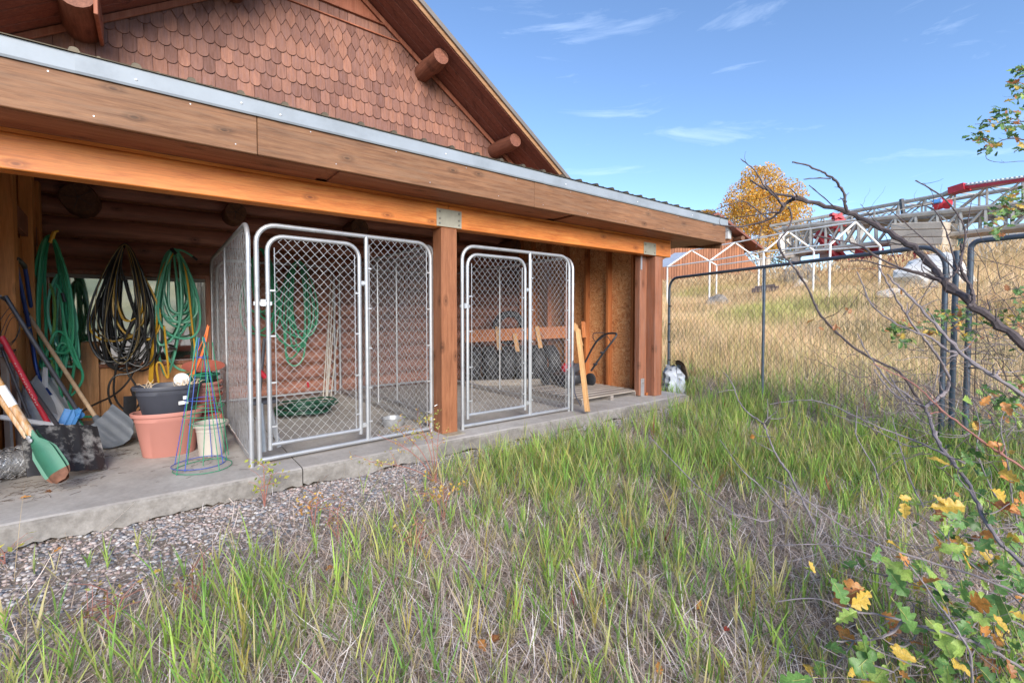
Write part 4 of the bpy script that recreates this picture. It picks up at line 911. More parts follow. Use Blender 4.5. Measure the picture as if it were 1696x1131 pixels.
# leaning boards
for q, (x0, y0, x1, y1, d0, d1, wd, lab) in enumerate(((957, 545, 973, 667, 5.55, 5.3, .10, 'tall pale board leaning just right of the right kennel'), (952, 537, 962, 572, 5.7, 5.6, .10, 'short pale board end behind the tall leaning board'), (966, 533, 968, 560, 5.8, 5.75, .06, 'narrow reddish stick standing behind the leaning boards'))):
    b = MB(); p1 = PD(x1, y1, d1); 
    if q == 0: p1.z = .03
    b.bar(p1, PD(x0, y0, d0), wd, .04, Vector((.45, -.9, 0)), .003); tag(b.build('board', M['lightwood' if q < 2 else 'stud']), lab, 'board', 'boards leaning beside the right kennel')
# slatted pallet floor at the right
t = thing('slatted_pallet', 'weathered grey slatted pallet lying on the slab below the chipboard wall', 'pallet', (4.85, 4.55, 0))
for q in range(9):
    y = 4.10+q*.13; b = MB(); b.box((4.85, y, .072), (1.18, .095, .018), None, .002); b.build('slat', M['greyboard'], t)
for x in (4.3, 4.85, 5.38): b = MB(); b.box((x, 4.62, .032), (.06, 1.15, .062)); b.build('runner', M['greyboard'], t)
# push mower
t = thing('lawn_mower', 'push lawn mower with red cover and black tube handle by the chipboard wall', 'lawn mower', (4.62, 4.95, .08))
mc = Vector((4.98, 5.02, .082))
b = MB(); b.lathe([(.24, .05), (.26, .10), (.24, .17), (.17, .20), (.12, .21)], mc, 24, .95, 1.1); b.build('deck', M['blacktool'], t, smooth=True)
b = MB(); b.lathe([(.10, .0), (.105, .05), (.09, .10), (.05, .115)], mc+Vector((0, 0, .21)), 18, 1, 1.1); b.build('engine_cover', M['redpaint'], t, smooth=True)
b = MB(); b.box(mc+Vector((.14, 0, .26)), (.12, .18, .12), None, .02); b.box(mc+Vector((-.02, -.13, .24)), (.16, .08, .1), None, .02); b.build('engine', M['darkpole'], t)
for sx in (-1, 1):
    for sy in (-1, 1):
        b = MB(); p = mc+Vector((sx*.25, sy*.24, .085)); Rm = Matrix.Rotation(pi/2, 3, 'Y'); b.lathe([(.085, -.02), (.095, -.015), (.095, .015), (.085, .02), (.05, .024)], p, 20, R=Rm); wh = b.build('wheel', M['tyre'], t, smooth=True)
        b = MB(); b.lathe([(.05, .018), (.045, .026), (.015, .03)], p, 14, R=Rm); b.build('hub', M['whiteplastic'], wh, smooth=True)
hl = [PD(980, 615, 6.05), PD(985, 592, 5.9), PD(990, 570, 5.8), PD(999, 553, 5.7), PD(1019, 551, 5.45), PD(1022, 556, 5.4), PD(1010, 575, 5.45), PD(996, 592, 5.55), PD(981, 612, 5.6)]
b = MB(); pole(b, smooth_path([PD(969, 600, 6.0), PD(985, 568, 5.85), PD(1000, 553, 5.7), PD(1021, 551, 5.5), PD(1021, 557, 5.45), PD(1000, 583, 5.5), PD(979, 614, 5.6)], 2), .0125); b.build('handle', M['blacktool'], t, smooth=True)
b = MB(); pole(b, smooth_path([PD(1000, 551, 5.65), PD(984, 551, 5.6), PD(981, 556, 5.6), PD(986, 568, 5.65), PD(1004, 554, 5.6), PD(1012, 566, 5.5)], 1), .005, 6); b.build('bail', M['blacktool'], t, smooth=True)
b = MB(); b.lathe([(.02, -.012), (.028, 0), (.02, .012)], PD(997, 584, 5.5), 10); b.lathe([(.02, -.012), (.03, 0), (.02, .012)], PD(986, 603, 5.5), 10); b.build('knob', M['blacktool'], t)
b = MB(); b.tube(smooth_path([PD(948, 590, 5.5), PD(952, 620, 5.4), PD(950, 650, 5.3), PD(962, 672, 5.2)], 2), .008, 6); tag(b.build('cord', M['darkpole'], smooth=True), 'grey cord hanging beside the kennel corner post', 'cord')
# bag and bark slab outside the corner
b = MB(); rows = []
for j in range(10):
    t_ = j/9; c = Vector((6.40, 4.12, -.12)); rows.append([c+Vector((math.cos(a)*(.19*(1-t_*.55))+noise.noise(Vector((math.cos(a)*2, math.sin(a)*2, j*.5)))*.09, math.sin(a)*(.2*(1-t_*.5))+noise.noise(Vector((math.cos(a)*2+9, math.sin(a)*2, j*.6)))*.09, .47*t_+noise.noise(Vector((math.cos(a)*1.5, math.sin(a)*1.5+4, 3)))*.12*t_)) for a in np.linspace(0, 2*pi, 23)])
b.grid(rows); tag(b.build('white_sack', M['tarpm'], smooth=True), 'crumpled white plastic sack outside the right corner of the shed', 'sack')
b = MB(); r_ = random.Random(6)
rows = []
for j in range(9):
    t_ = j/8; p = Vector((6.30, 3.98, .43)).lerp(Vector((6.66, 4.05, .02)), t_)+Vector((0, 0, .10*math.sin(pi*t_))); wd_ = .10*(1-.3*t_)*(1+.2*r_.uniform(-1, 1))
    rows.append([p+Vector((s_*wd_*.5, s_*wd_, .035*(1-s_*s_)+r_.uniform(-.012, .012))) for s_ in (-1, -.5, 0, .5, 1)])
b.grid(rows); b.grid([[v-Vector((0, 0, .03)) for v in r][::-1] for r in rows]); tag(b.build('bark_slab', M['barkslab']), 'curved piece of dark bark leaning over the white sack', 'bark')
# litter on the slab
b = MB(); r_ = random.Random(4)
spots = [(-.66, 4.25, .25, 150), (-.15, 4.95, .25, 90), (.15, 4.3, .3, 30), (-.3, 5.6, .5, 80), (.3, 4.35, .15, 40)]
for cx, cy, sp, n in spots:
    for q in range(n):
        x = r_.gauss(cx, sp*.6); y = r_.gauss(cy, sp*.5)
        if y < 3.72: continue
        a = r_.gauss(.5, .8); l = r_.uniform(.015, .07); dx, dy = math.cos(a)*l, math.sin(a)*l
        b.tube([(x, y, .003), (x+dx*.5+r_.uniform(-.005, .005), y+dy*.5, .005), (x+dx, y+dy, .003)], r_.uniform(.0006, .0012), 3, cap=False)
tag(b.build('pine_needle_litter', M['barkdark']), 'dark dead needles and twigs scattered on the concrete slab', 'litter', kind='stuff')
# ================================================================ dark chain link fence
def fence_panel(a, b_, zb, zt, label, mids=(.5,), rad=.2, skipleft=False):
    t = thing('chain_link_fence', label, 'fence', (a[0], a[1], zb), 'dark chain link fence panels'); a = Vector((*a, 0)); u = Vector((*b_, 0))-a; W_ = u.length; u.normalize()
    b = MB(); b.tube(ushape(a+Vector((0, 0, zb)), u, W_, zt-zb, rad, -.05), .021, 12); b.build('frame', M['fencedark'], t, smooth=True)
    for q in mids: b = MB(); p = a+u*W_*q; b.tube([p+Vector((0, 0, zb)), p+Vector((0, 0, zt))], .017, 10); b.build('mid_post', M['fencedark'], t, smooth=True)
    b = MB(); b.tube([a+u*.05+Vector((0, 0, zb)), a+u*.05+Vector((0, 0, zt-.2))], .004, 5)
    for z in np.arange(zb+.2, zt-.2, .3): b.box(a+u*.03+Vector((0, 0, z)), (.03, .03, .014))
    b.build('tension_bar', M['fencewire'], t)
    b = MB(); chainlink(b, a+u*.05+Vector((0, 0, zb+.02)), u, (0, 0, 1), W_-.1, zt-zb-.04, .098, .098, .0019, .003, .18); tag(b.build('chain_link_mesh', M['fencewire'], t), kind='stuff'); return t
fence_panel((6.80, 4.47), (5.47, .86), -.10, 1.757, 'dark steel fence panel with rounded corners running from the shed corner')
t = fence_panel((5.42, .70), (4.85, -1.9), -.10, 1.757, 'dark steel fence panel at the right edge beyond the bare branches', mids=(.35, .7), rad=.06)
b = MB(); b.tube([(5.50, .80, -.1), (5.50, .80, 1.70)], .022, 10); tag(b.build('fence_post', M['fencedark'], smooth=True), 'separate dark steel post between the two fence panels', 'post')

# ================================================================ canopy frame in the field
def at(px, py, X=None, lam=None): return PX(px, py, X)
near = [(1105.5, 442), (1175.6, 432), (1265, 417), (1375, 405)]; farr = [(1187, 439.5), (1257, 430), (1348, 415), (1458, 408)]; rid = [(1145, 415), (1217, 402), (1306, 384.5), (1417, 368)]
def onplan(px, py, A, B):
    A = Vector(A); B = Vector(B); n_ = Vector((B.y-A.y, A.x-B.x)); r = ray(px, py); k = (n_.x*A.x+n_.y*A.y)/(n_.x*r.x+n_.y*r.y); return CO+r*k
NA = [onplan(*p, (16.0, 5.0), (18.2, 12.0)) for p in near]; FA = [onplan(*p, (17.9, 4.2), (20.1, 11.2)) for p in farr]; RA = [onplan(*p, (16.95, 4.6), (19.15, 11.6)) for p in rid]
t = thing('canopy_frame', 'bare white pole frame of a carport canopy standing in the dry grass', 'canopy frame', (17, 8, 1.3))
for q in range(4):
    for P in (NA[q], FA[q]):
        b = MB(); g = float(gz(P.x, P.y)); b.tube([(P.x, P.y, g-.05), P], .032, 8); b.build('leg', M['whitepole'], t, smooth=True)
    for P, Q in ((NA[q], RA[q]), (FA[q], RA[q])): b = MB(); b.tube([P, Q], .030, 8); b.build('rafter_pole', M['whitepole'], t, smooth=True)
for Ls in (NA, FA, RA):
    b = MB(); b.tube(Ls, .026, 8); b.build('rail', M['whitepole'], t, smooth=True)
b = MB(); b.prism([NA[0]+(RA[0]-NA[0])*.02, RA[0]-(RA[0]-NA[0])*.12, RA[0]+Vector((.25, 1.0, 0)), NA[0]+Vector((.3, 1.3, 0))], (0, 0, .02)); b.build('torn_cover', M['tarpm'], t)
# ================================================================ far barn
g0 = 2.6; t = thing('barn', 'distant brown board barn with a gable and log purlins behind the white canopy frame', 'barn', (34, 18, g0))
wl = PD(1085, 470, 34); wr_ = PD(1232, 470, 36); wl.z = wr_.z = g0-.6; u = (wr_-wl); W_ = u.length; u.normalize(); back = Vector((u.y*-1, u.x, 0)); back = back if back.dot(Vector((ray(1160, 500).x, ray(1160, 500).y, 0))) > 0 else -back
eave = PD(1232, 408, 36).z; pkp = PD(1176, 348, 35)
nb = 34
for q in range(nb):
    x0 = W_*q/nb; x1 = W_*(q+1)/nb-.03; zt = lambda x: eave+(W_-x)*.62 if x > (pkp-wl).dot(u) else eave+((W_-(pkp-wl).dot(u))-((pkp-wl).dot(u)-x))*.62
    A = wl+u*x0; B = wl+u*x1; b = MB(); za, zb_ = zt(x0), zt(x1)
    b.prism([A, B, Vector((B.x, B.y, zb_)), Vector((A.x, A.y, za))], back*.06+Vector((0, 0, 0))); b.build('siding_board', M['darkboard'], t)
pk = wl+u*(pkp-wl).dot(u); pk.z = eave+(W_-(pkp-wl).dot(u))*.62
er = wl+u*(W_+.9); er.z = eave-.45; el = pk-u*((er-pk).dot(u)); el.z = er.z
for e in (er, el):
    b = MB(); P = [pk-back*.9+Vector((0, 0, .1)), e-back*.9+Vector((0, 0, .1)), e+back*10+Vector((0, 0, .1)), pk+back*10+Vector((0, 0, .1))]; b.prism(P, (0, 0, .18)); b.build('roof', M['gablewood'], t)
b = MB(); p = wl+u*(W_*.78); b.box(Vector((p.x, p.y, eave+.9))-back*.05, (.5, .5, .9)); b.box(Vector((p.x, p.y, eave+.9))-back*.08, (.45, .5, .8)); b.build('window', M['paleplastic'], t)
for f in (.62, .88):
    b = MB(); p = wl+u*W_*f; z = eave+(W_*(1-f))*.62-.15; b.tube([Vector((p.x, p.y, z))-back*.9, Vector((p.x, p.y, z))+back*.2], .18, 10); b.build('purlin_end', M['logend'], t, smooth=True)
b = MB(); l0 = wl+u*W_; l1 = wl+u*(W_+1.6); b.prism([l0, l1, Vector((l1.x, l1.y, eave-1.9)), Vector((l0.x, l0.y, eave-.6))], back*4); b.build('lean_to', M['darkboard'], t)
b = MB(); p = wl+u*W_*.62-back*.08; b.prism([p+Vector((0, 0, 0)), p+u*2.2, p+u*2.2+Vector((0, 0, 1.7)), p+Vector((0, 0, 1.7))], back*.05); b.build('barn_door', M['corner'], t)

# ================================================================ trees made of leaf faces
def leaves(n, centers, radii, size, cols, seed, flat=.0):
    r_ = np.random.default_rng(seed); vol = np.array([np.prod(q) for q in radii]); k = r_.choice(len(centers), n, p=vol/vol.sum()); c = np.array(centers)[k]; R_ = np.array(radii)[k]
    d = r_.normal(size=(n, 3)); d /= np.linalg.norm(d, axis=1)[:, None]; rr = r_.uniform(.25, 1, n)**.45
    P = c+d*rr[:, None]*R_; a = r_.normal(size=(n, 3)); a /= np.linalg.norm(a, axis=1)[:, None]; b2 = np.cross(a, r_.normal(size=(n, 3))); b2 /= np.linalg.norm(b2, axis=1)[:, None]
    s = size*r_.uniform(.6, 1.3, n)[:, None]; V = np.stack([P-a*s, P+b2*s*.5+a*s*.1, P+a*s, P-b2*s*.5+a*s*.1], 1).reshape(-1, 3)
    cl = np.array(cols)[r_.integers(0, len(cols), n)]*r_.uniform(.7, 1.25, (n, 1)); i = np.arange(n)*4
    return V, np.c_[i, i+1, i+2, i+3], np.repeat(cl, 4, 0)
def tree(name, label, cat, base, ht, crown, nleaf, lsize, cols, bark, seed, tr=.22, stems=1, group=None):
    base = Vector(base); t = thing(name, label, cat, base, group); r_ = random.Random(seed); b = MB(); tops = []
    for s_ in range(stems):
        a = r_.uniform(0, 6.3); top = base+Vector((math.cos(a)*.5*s_, math.sin(a)*.5*s_, ht*.9)); pts = [base+(top-base)*f+Vector((r_.gauss(0, .06)*ht*.1, r_.gauss(0, .06)*ht*.1, 0)) for f in (0, .2, .4, .6, .8, 1)]; pts[0] = base
        b.tube(pts, [tr, tr*.8, tr*.62, tr*.45, tr*.28, tr*.08], 8); tops += pts[1:]
    b.build('trunk', bark, t, smooth=True)
    for q in range(26):
        p = tops[r_.randrange(len(tops))]; c = crown[r_.randrange(len(crown))]; e = Vector(c[0])+Vector([r_.uniform(-.7, .7)*k for k in c[1]]); mdl = (p+e)/2+Vector((0, 0, -.03*ht)); b = MB(); b.tube([p, mdl, e], [tr*.25, tr*.16, tr*.05], 5); b.build('limb', bark, t)
    V, Fq, cl = leaves(nleaf, [c[0] for c in crown], [c[1] for c in crown], lsize, cols, seed)
    o = base; me = npmesh('crown', V-np.array(o), [Fq], M['foliage'], cl); ob = link('crown', me, t, o); tag(ob, kind='stuff')
    return t
YC = [(.78, .44, .07), (.70, .33, .05), (.84, .55, .14), (.46, .36, .08), (.70, .46, .13), (.55, .28, .05)]
D = 40; g = float(gz(*PD(1265, 470, D)[:2]))
bs = PD(1262, 470, D); bs.z = g
cr = []
for (x, y, rx, rz) in ((1262, 305, 38, 30), (1232, 330, 34, 34), (1302, 330, 34, 36), (1265, 350, 60, 40), (1222, 370, 34, 26), (1300, 385, 40, 30), (1262, 400, 42, 30), (1270, 285, 20, 16), (1325, 350, 22, 24), (1245, 290, 20, 16), (1205, 345, 18, 18)):
    s = D/F_PX; cr.append((tuple(PD(x, y, D)), (rx*s*.95, rx*s*.95, rz*s*.95)))
tree('aspen_tree', 'tall golden yellow autumn tree behind the barn and canopy frame', 'tree', bs, PD(1262, 275, D).z-g, cr, 21000, .10, YC, M['aspenbark'], 3, .28, 3)
D = 44; bs = PD(1172, 470, D); bs.z = float(gz(bs.x, bs.y)); s = D/F_PX
tree('aspen_tree', 'small pale yellow tree top showing over the shed roof edge', 'tree', bs, PD(1172, 345, D).z-bs.z, [(tuple(PD(1172, 356, D)), (14*s, 14*s, 9*s)), (tuple(PD(1165, 375, D)), (18*s, 18*s, 12*s))], 2200, .11, YC, M['aspenbark'], 8, .15)
D = 42; bs = PD(1300, 470, D); bs.z = float(gz(bs.x, bs.y)); s = D/F_PX
tree('shrub_tree', 'thin grey green bush behind the canopy frame below the golden tree', 'bush', bs, 3.2, [(tuple(PD(1290, 420, D)), (26*s, 26*s, 20*s)), (tuple(PD(1325, 400, D)), (20*s, 20*s, 20*s)), (tuple(PD(1262, 440, D)), (20*s, 20*s, 14*s))], 2600, .09, [(.2, .2, .08), (.4, .3, .1), (.15, .16, .08)], M['bark'], 9, .08, 2)

# ================================================================ lattice boom crane
t = thing('crane', 'grey lattice boom lying over a red crane carrier on the hill beyond the fence', 'crane', (27, 8, 3))
def lattice(b, tl, tr2, bl, br2, depthv, n, rc, rd):
    for off in (Vector((0, 0, 0)), depthv):
        b.tube([tl+off, tr2+off], rc, 6); b.tube([bl+off, br2+off], rc, 6)
        for i in range(n+1):
            f = i/n; A = tl.lerp(tr2, f)+off; B = bl.lerp(br2, f)+off; b.tube([A, B], rd*1.25, 5)
            if i < n:
                A2 = tl.lerp(tr2, f+1/n)+off; B2 = bl.lerp(br2, f+1/n)+off
                b.tube([B, A2], rd, 5)
                if i % 2: b.tube([A, B2], rd*.6, 4)
    for i in range(n+1):
        f = i/n; A = tl.lerp(tr2, f); B = bl.lerp(br2, f); b.tube([A, A+depthv], rd, 5); b.tube([B, B+depthv], rd, 5)
        if i < n: b.tube([A, tl.lerp(tr2, f+1/n)+depthv], rd*.8, 4)
dv = Vector((1.5, .4, 0))
b = MB(); lattice(b, PD(1275, 375, 26), PD(1411, 351, 23.5), PD(1300, 392, 26), PD(1411, 372, 23.5), dv, 6, .085, .03)
lattice(b, PD(1411, 351, 23.5), PD(1760, 286, 16.8), PD(1411, 372, 23.5), PD(1760, 329, 16.8), dv, 7, .085, .035); b.build('upper_boom', M['cranegrey'], t)
b = MB(); lattice(b, PD(1300, 383, 25.5), PD(1760, 338, 16.5), PD(1300, 424, 25.5), PD(1760, 372, 16.5), Vector((-.9, -.25, 0)), 14, .105, .05); b.build('lower_boom', M['cranegrey'], t)
b = MB(); b.tube([PD(1340, 384, 25), PD(1760, 333, 16.3)], .14, 6); b.tube([PD(1480, 383, 22), PD(1760, 345, 16.3)], .12, 6); b.tube([PD(1574, 390, 19.6), PD(1760, 373, 16.3)], .13, 6); b.build('boom_chord', M['cranegrey'], t)
for (x0, y0, x1, y1) in ((1294, 388, 1296, 425), (1304, 396, 1330, 424), (1345, 388, 1322, 424), (1350, 420, 1372, 392), (1400, 372, 1420, 420), (1430, 376, 1412, 418), (1360, 388, 1366, 424)):
    b = MB(); b.bar(PD(x0, y0, 24.5), PD(x1, y1, 24.3), .24, .10, fwd); b.build('boom_brace', M['cranegrey'], t)
b = MB(); b.bar(PD(1294, 425, 24.5), PD(1350, 418, 24.4), .6, .25, (0, 0, 1)); b.box(PD(1318, 431, 24.2), (.35, .35, .3)); b.box(PD(1368, 424, 23.8), (.45, .45, .4)); b.build('boom_head', M['rock'], t)
# red parts
def redbar(x0, y0, d0, x1, y1, d1, wpx, nm='red_strut'):
    b = MB(); b.bar(PD(x0, y0, d0), PD(x1, y1, d1), wpx*d0/F_PX, .25, fwd); return b.build(nm, M['cranered'], t)
redbar(1352, 388, 23.6, 1384, 404, 23.5, 13); redbar(1356, 392, 23.6, 1402, 446, 23, 7); redbar(1368, 392, 23.4, 1416, 446, 23, 5); redbar(1384, 402, 23.4, 1400, 410, 23.4, 6)
redbar(1386, 384, 22.9, 1386, 356, 22.9, 5, 'mast'); redbar(1376, 375, 22.8, 1402, 370, 22.8, 9); redbar(1376, 355, 22.8, 1395, 362, 22.8, 4); redbar(1392, 355, 22.8, 1380, 362, 22.8, 4); redbar(1380, 368, 22.8, 1398, 366, 22.8, 5)
for a_ in ((1395, 440, 1455, 412, 22.5), (1455, 412, 1462, 444, 22), (1420, 448, 1560, 440, 21)):
    b = MB()
b = MB(); b.bar(PD(1398, 446, 22.5), PD(1470, 440, 21.5), .9, 1.2, (0, 0, 1)); b.bar(PD(1460, 428, 21.6), PD(1462, 450, 21.6), .35, .35, fwd); b.bar(PD(1424, 414, 22), PD(1424, 446, 22), .26, .3, fwd); b.box(PD(1440, 428, 22.2), (.9, .9, .95)); b.build('turret', M['cranered'], t)
b = MB(); b.bar(PD(1315, 462, 24), PD(1578, 445, 18.6), 2.2, .45, (0, 0, 1)); b.build('carrier_deck', M['cranered'], t)
b = MB(); b.bar(PD(1470, 439, 20.8), PD(1562, 432, 18.9), 1.2, .75, (0, 0, 1)); b.build('red_box', M['cranered'], t)
b = MB(); b.bar(PD(1434, 413, 21.8), PD(1448, 428, 21.6), .12, .2, fwd); b.bar(PD(1395, 428, 22.8), PD(1420, 430, 22.2), .15, .12, (0, 0, 1)); b.build('yellow_arm', M['yellow'], t)
A = PD(1486, 372+22, 20.2); B = PD(1574, 373+20, 18.6); 
for q in range(4):
    off = Vector((0, 0, (1-q)*.31+.12)); b = MB(); b.bar(A+off, B+off, 1.2, .295, (0, 0, 1), .03); b.build('counterweight', M['crate'], t)
# red and white ladder-like jib on top of the boom
b = MB(); A = PD(1576, 317, 19.5); B = PD(1602, 309, 19.0); b.bar(A, B, .5, .28, (0, 0, 1)); b.build('red_cabinet', M['cranered'], t)
b = MB(); b.bar(PD(1558, 325, 19.9), PD(1576, 316, 19.5), .2, .12, (0, 0, 1)); b.build('jib_foot', M['cranegrey'], t)
b = MB(); b.bar(PD(1602, 311, 19), PD(1760, 289, 16.2), .3, .10, (0, 0, 1)); b.build('jib_rail', M['cranered'], t)
b = MB(); 
for q in range(20):
    f = q/20; p = PD(1604, 306, 18.95).lerp(PD(1760, 285, 16.15), f); b.bar(p, p+(PD(1760, 285, 16.15)-PD(1604, 306, 18.95))/44, .3, .09, (0, 0, 1))
b.build('jib_plate', M['paleplastic'], t)
b = MB(); c = PD(1556, 338, 19.2); b.lathe([(.0, -.22), (.2, -.2), (.24, 0), (.2, .2), (0, .22)], c, 12, R=Matrix.Rotation(1.2, 3, 'X')); b.lathe([(.0, -.15), (.15, -.15), (.17, 0), (.15, .15), (0, .15)], PD(1569, 338, 19), 12, R=Matrix.Rotation(.9, 3, 'Y')); b.build('sheave', M['cranered'], t, smooth=True)
b = MB(); b.box(PD(1553, 334, 19.1), (.3, .3, .16), None, .03); b.build('blue_motor', M['blueplastic'], t)
b = MB()
for (x0, y0, x1, y1) in ((1340, 380, 1620, 320), (1380, 352, 1500, 334), (1494, 330, 1696, 352), (1500, 340, 1560, 372), (1560, 330, 1650, 345), (1420, 360, 1500, 378)): b.tube([PD(x0, y0, 21), PD(x1, y1, 18.5)], .012, 4)
b.build('cable', M['bolt'], t)
b = MB(); b.bar(PD(1493, 330, 20.5), PD(1497, 362, 20.4), .12, .12, fwd); b.build('stay_post', M['blacktool'], t)
t = thing('trailer', 'long pale trailer side standing behind the hill at the right edge', 'trailer', (30, 4, 3))
A = PD(1607, 413, 22); B = PD(1760, 402, 19.5); b = MB(); b.bar(A, B, 1.6, 1.15, (0, 0, 1), .04); b.build('body', M['trailer'], t)
for q in range(9):
    p = A.lerp(B, (q+.5)/9); b = MB(); b.bar(p-fwd*.9+Vector((0, 0, -.55)), p-fwd*.9+Vector((0, 0, .55)), .04, .03, fwd); b.build('side_rib', M['trailer'], t)
b = MB(); b.bar(PD(1640, 420, 20.2), PD(1760, 412, 18.5), .3, .05, (0, 0, 1)); b.build('under_rail', M['bolt'], t)
b = MB(); b.bar(PD(1598, 388, 22), PD(1598, 428, 22), .45, .5, fwd, .03); b.bar(PD(1586, 400, 22), PD(1586, 426, 22), .3, .3, fwd, .03); tag(b.build('teal_cabinet', M['teal']), 'narrow teal green cabinet beside the beige counterweights', 'cabinet')
b = MB(); b.bar(PD(1675, 432, 18), PD(1720, 408, 17), .16, .16, (0, 0, 1)); tag(b.build('red_pole', M['cranered']), 'dark red pole slanting up at the right edge beyond the grass', 'pole')
b = MB(); b.bar(PD(1290, 446, 28), PD(1318, 470, 27), .22, .16, fwd); tag(b.build('red_beam', M['cranered']), 'red beam slanting down into the grass left of the crane carrier', 'beam')
b = MB(); rows_ = 0
r_ = random.Random(3)
for q in range(26):
    p = PD(1655+q*1.6, 432, 18.3); b.bar(p+Vector((0, 0, -.6)), p+Vector((0, 0, r_.uniform(-.05, .15))), .10, .03, fwd)
tag(b.build('dark_fabric', M['barkdark']), 'dark draped strip showing over the grass below the pale trailer', 'fabric')

# ================================================================ rocks, logs in the field
def rock(px, py, d, sx, sy, sz, mat, label, seed, cat='boulder'):
    import bmesh
    bm = bmesh.new(); bmesh.ops.create_icosphere(bm, subdivisions=3, radius=1); p = PD(px, py, d); p.z = float(gz(p.x, p.y)) + sz*.25
    for v in bm.verts:
        n = noise.noise(v.co*1.3+Vector((seed, 0, 0)))*.45+noise.noise(v.co*3.1+Vector((seed, 5, 0)))*.18
        c = v.co*(1+n); c.z = max(c.z, -.6)
        for ax_ in (Vector((.6, .3, .75)), Vector((-.7, .1, .6)), Vector((.2, -.8, .4))):
            ax_.normalize(); dd = c.dot(ax_)
            if dd > .72: c -= ax_*(dd-.72)*.85
        v.co = Vector((c.x*sx, c.y*sy, c.z*sz))
    me = bpy.data.meshes.new('rock'); bm.to_mesh(me); bm.free(); me.materials.append(M[mat]); o = link('boulder', me, None, p); tag(o, label, cat); return o
rock(1548, 480, 12.2, .6, .8, .62, 'whiterock', 'big white angular boulder in the grass behind the fence post', 3)
rock(1478, 494, 12.0, .2, .35, .18, 'whiterock', 'low white stone left of the big white boulder', 6)
rock(1328, 476, 19.5, .5, .8, .75, 'rock', 'dark grey boulder on the slope under the crane boom', 9)
rock(1190, 492, 18, .35, .5, .3, 'rock', 'small grey boulder beside a canopy leg in the dry grass', 12)
b = MB(); p0 = PD(1312, 487, 18.2); p1 = PD(1330, 468, 18.6); b.tube([p0, (p0+p1)/2, p1], [.16, .18, .2], 10); tag(b.build('pale_log', M['whiterock'], smooth=True), 'pale stump like log leaning on the dark grey boulder', 'log')
b = MB()
for q, (x0, y0, x1, y1) in enumerate(((1246, 480, 1290, 476), (1245, 483, 1288, 480), (1250, 477, 1284, 473))): b.tube([PD(x0, y0, 17.5), PD(x1, y1, 17.2)], .06, 6)
tag(b.build('log_pile', M['bark'], smooth=True), 'low pile of dark weathered logs in the grass between canopy legs', 'log pile')

# ================================================================ gravel
def stones(n, xy, s0, s1, seed):
    ico = np.array([(0, 0, 1), (.89, 0, .45), (.28, .85, .45), (-.72, .53, .45), (-.72, -.53, .45), (.28, -.85, .45), (.72, .53, -.45), (-.28, .85, -.45), (-.89, 0, -.45), (-.28, -.85, -.45), (.72, -.53, -.45), (0, 0, -1)])
    fc = np.array([(0,1,2),(0,2,3),(0,3,4),(0,4,5),(0,5,1),(1,6,2),(2,7,3),(3,8,4),(4,9,5),(5,10,1),(6,7,2),(7,8,3),(8,9,4),(9,10,5),(10,6,1),(11,7,6),(11,8,7),(11,9,8),(11,10,9),(11,6,10)])
    r_ = np.random.default_rng(seed); sc = s0+(s1-s0)*r_.uniform(0, 1, n)**2.2; a = r_.uniform(0, 2*pi, n); el = np.c_[r_.uniform(.8, 1.5, n), r_.uniform(.6, 1, n), r_.uniform(.35, .7, n)]*sc[:, None]
    base = ico[None]*(1+r_.uniform(-.16, .16, (n, 12, 1))); v = base*el[:, None, :]
    tx = r_.uniform(-.5, .5, n); cy_, sy_ = np.cos(tx)[:, None], np.sin(tx)[:, None]; v = np.stack([v[..., 0], v[..., 1]*cy_-v[..., 2]*sy_, v[..., 1]*sy_+v[..., 2]*cy_], -1)
    ca, sa = np.cos(a)[:, None], np.sin(a)[:, None]; v = np.stack([v[..., 0]*ca-v[..., 1]*sa, v[..., 0]*sa+v[..., 1]*ca, v[..., 2]], -1)
    z = gz(xy[:, 0], xy[:, 1])+el[:, 2]*.35; v += np.c_[xy, z][:, None, :]
    pal = np.array([(.30, .28, .27), (.20, .21, .23), (.42, .37, .34), (.36, .27, .24), (.15, .15, .16), (.5, .47, .44), (.38, .31, .28), (.26, .22, .21), (.44, .35, .31)])
    c = pal[r_.integers(0, len(pal), n)]*r_.uniform(.75, 1.2, (n, 1)); return v.reshape(-1, 3), (fc[None]+np.arange(n)[:, None, None]*12).reshape(-1, 3), np.repeat(c, 12, 0)
n = 40000; gx = rng.uniform(-2.2, 5.6, n); wdt = np.interp(gx, [-2.2, .3, 1.2, 2.2, 5.6], [2.4, 2.0, 1.5, 1.1, .9]); gy = 3.68-np.abs(rng.normal(0, .42, n))*wdt
gy = np.where(gy < .9, rng.uniform(1.6, 3.66, n), gy)
V, T, c = stones(n, np.c_[gx, gy], .004, .0165, 5); c = np.minimum(c*np.array([1.05, 1.06, 1.10]), .75)
tag(link('gravel', npmesh('gravel', V, [T], M['stone'], c)), 'mixed grey and pinkish gravel along the slab edge', 'gravel', kind='stuff')

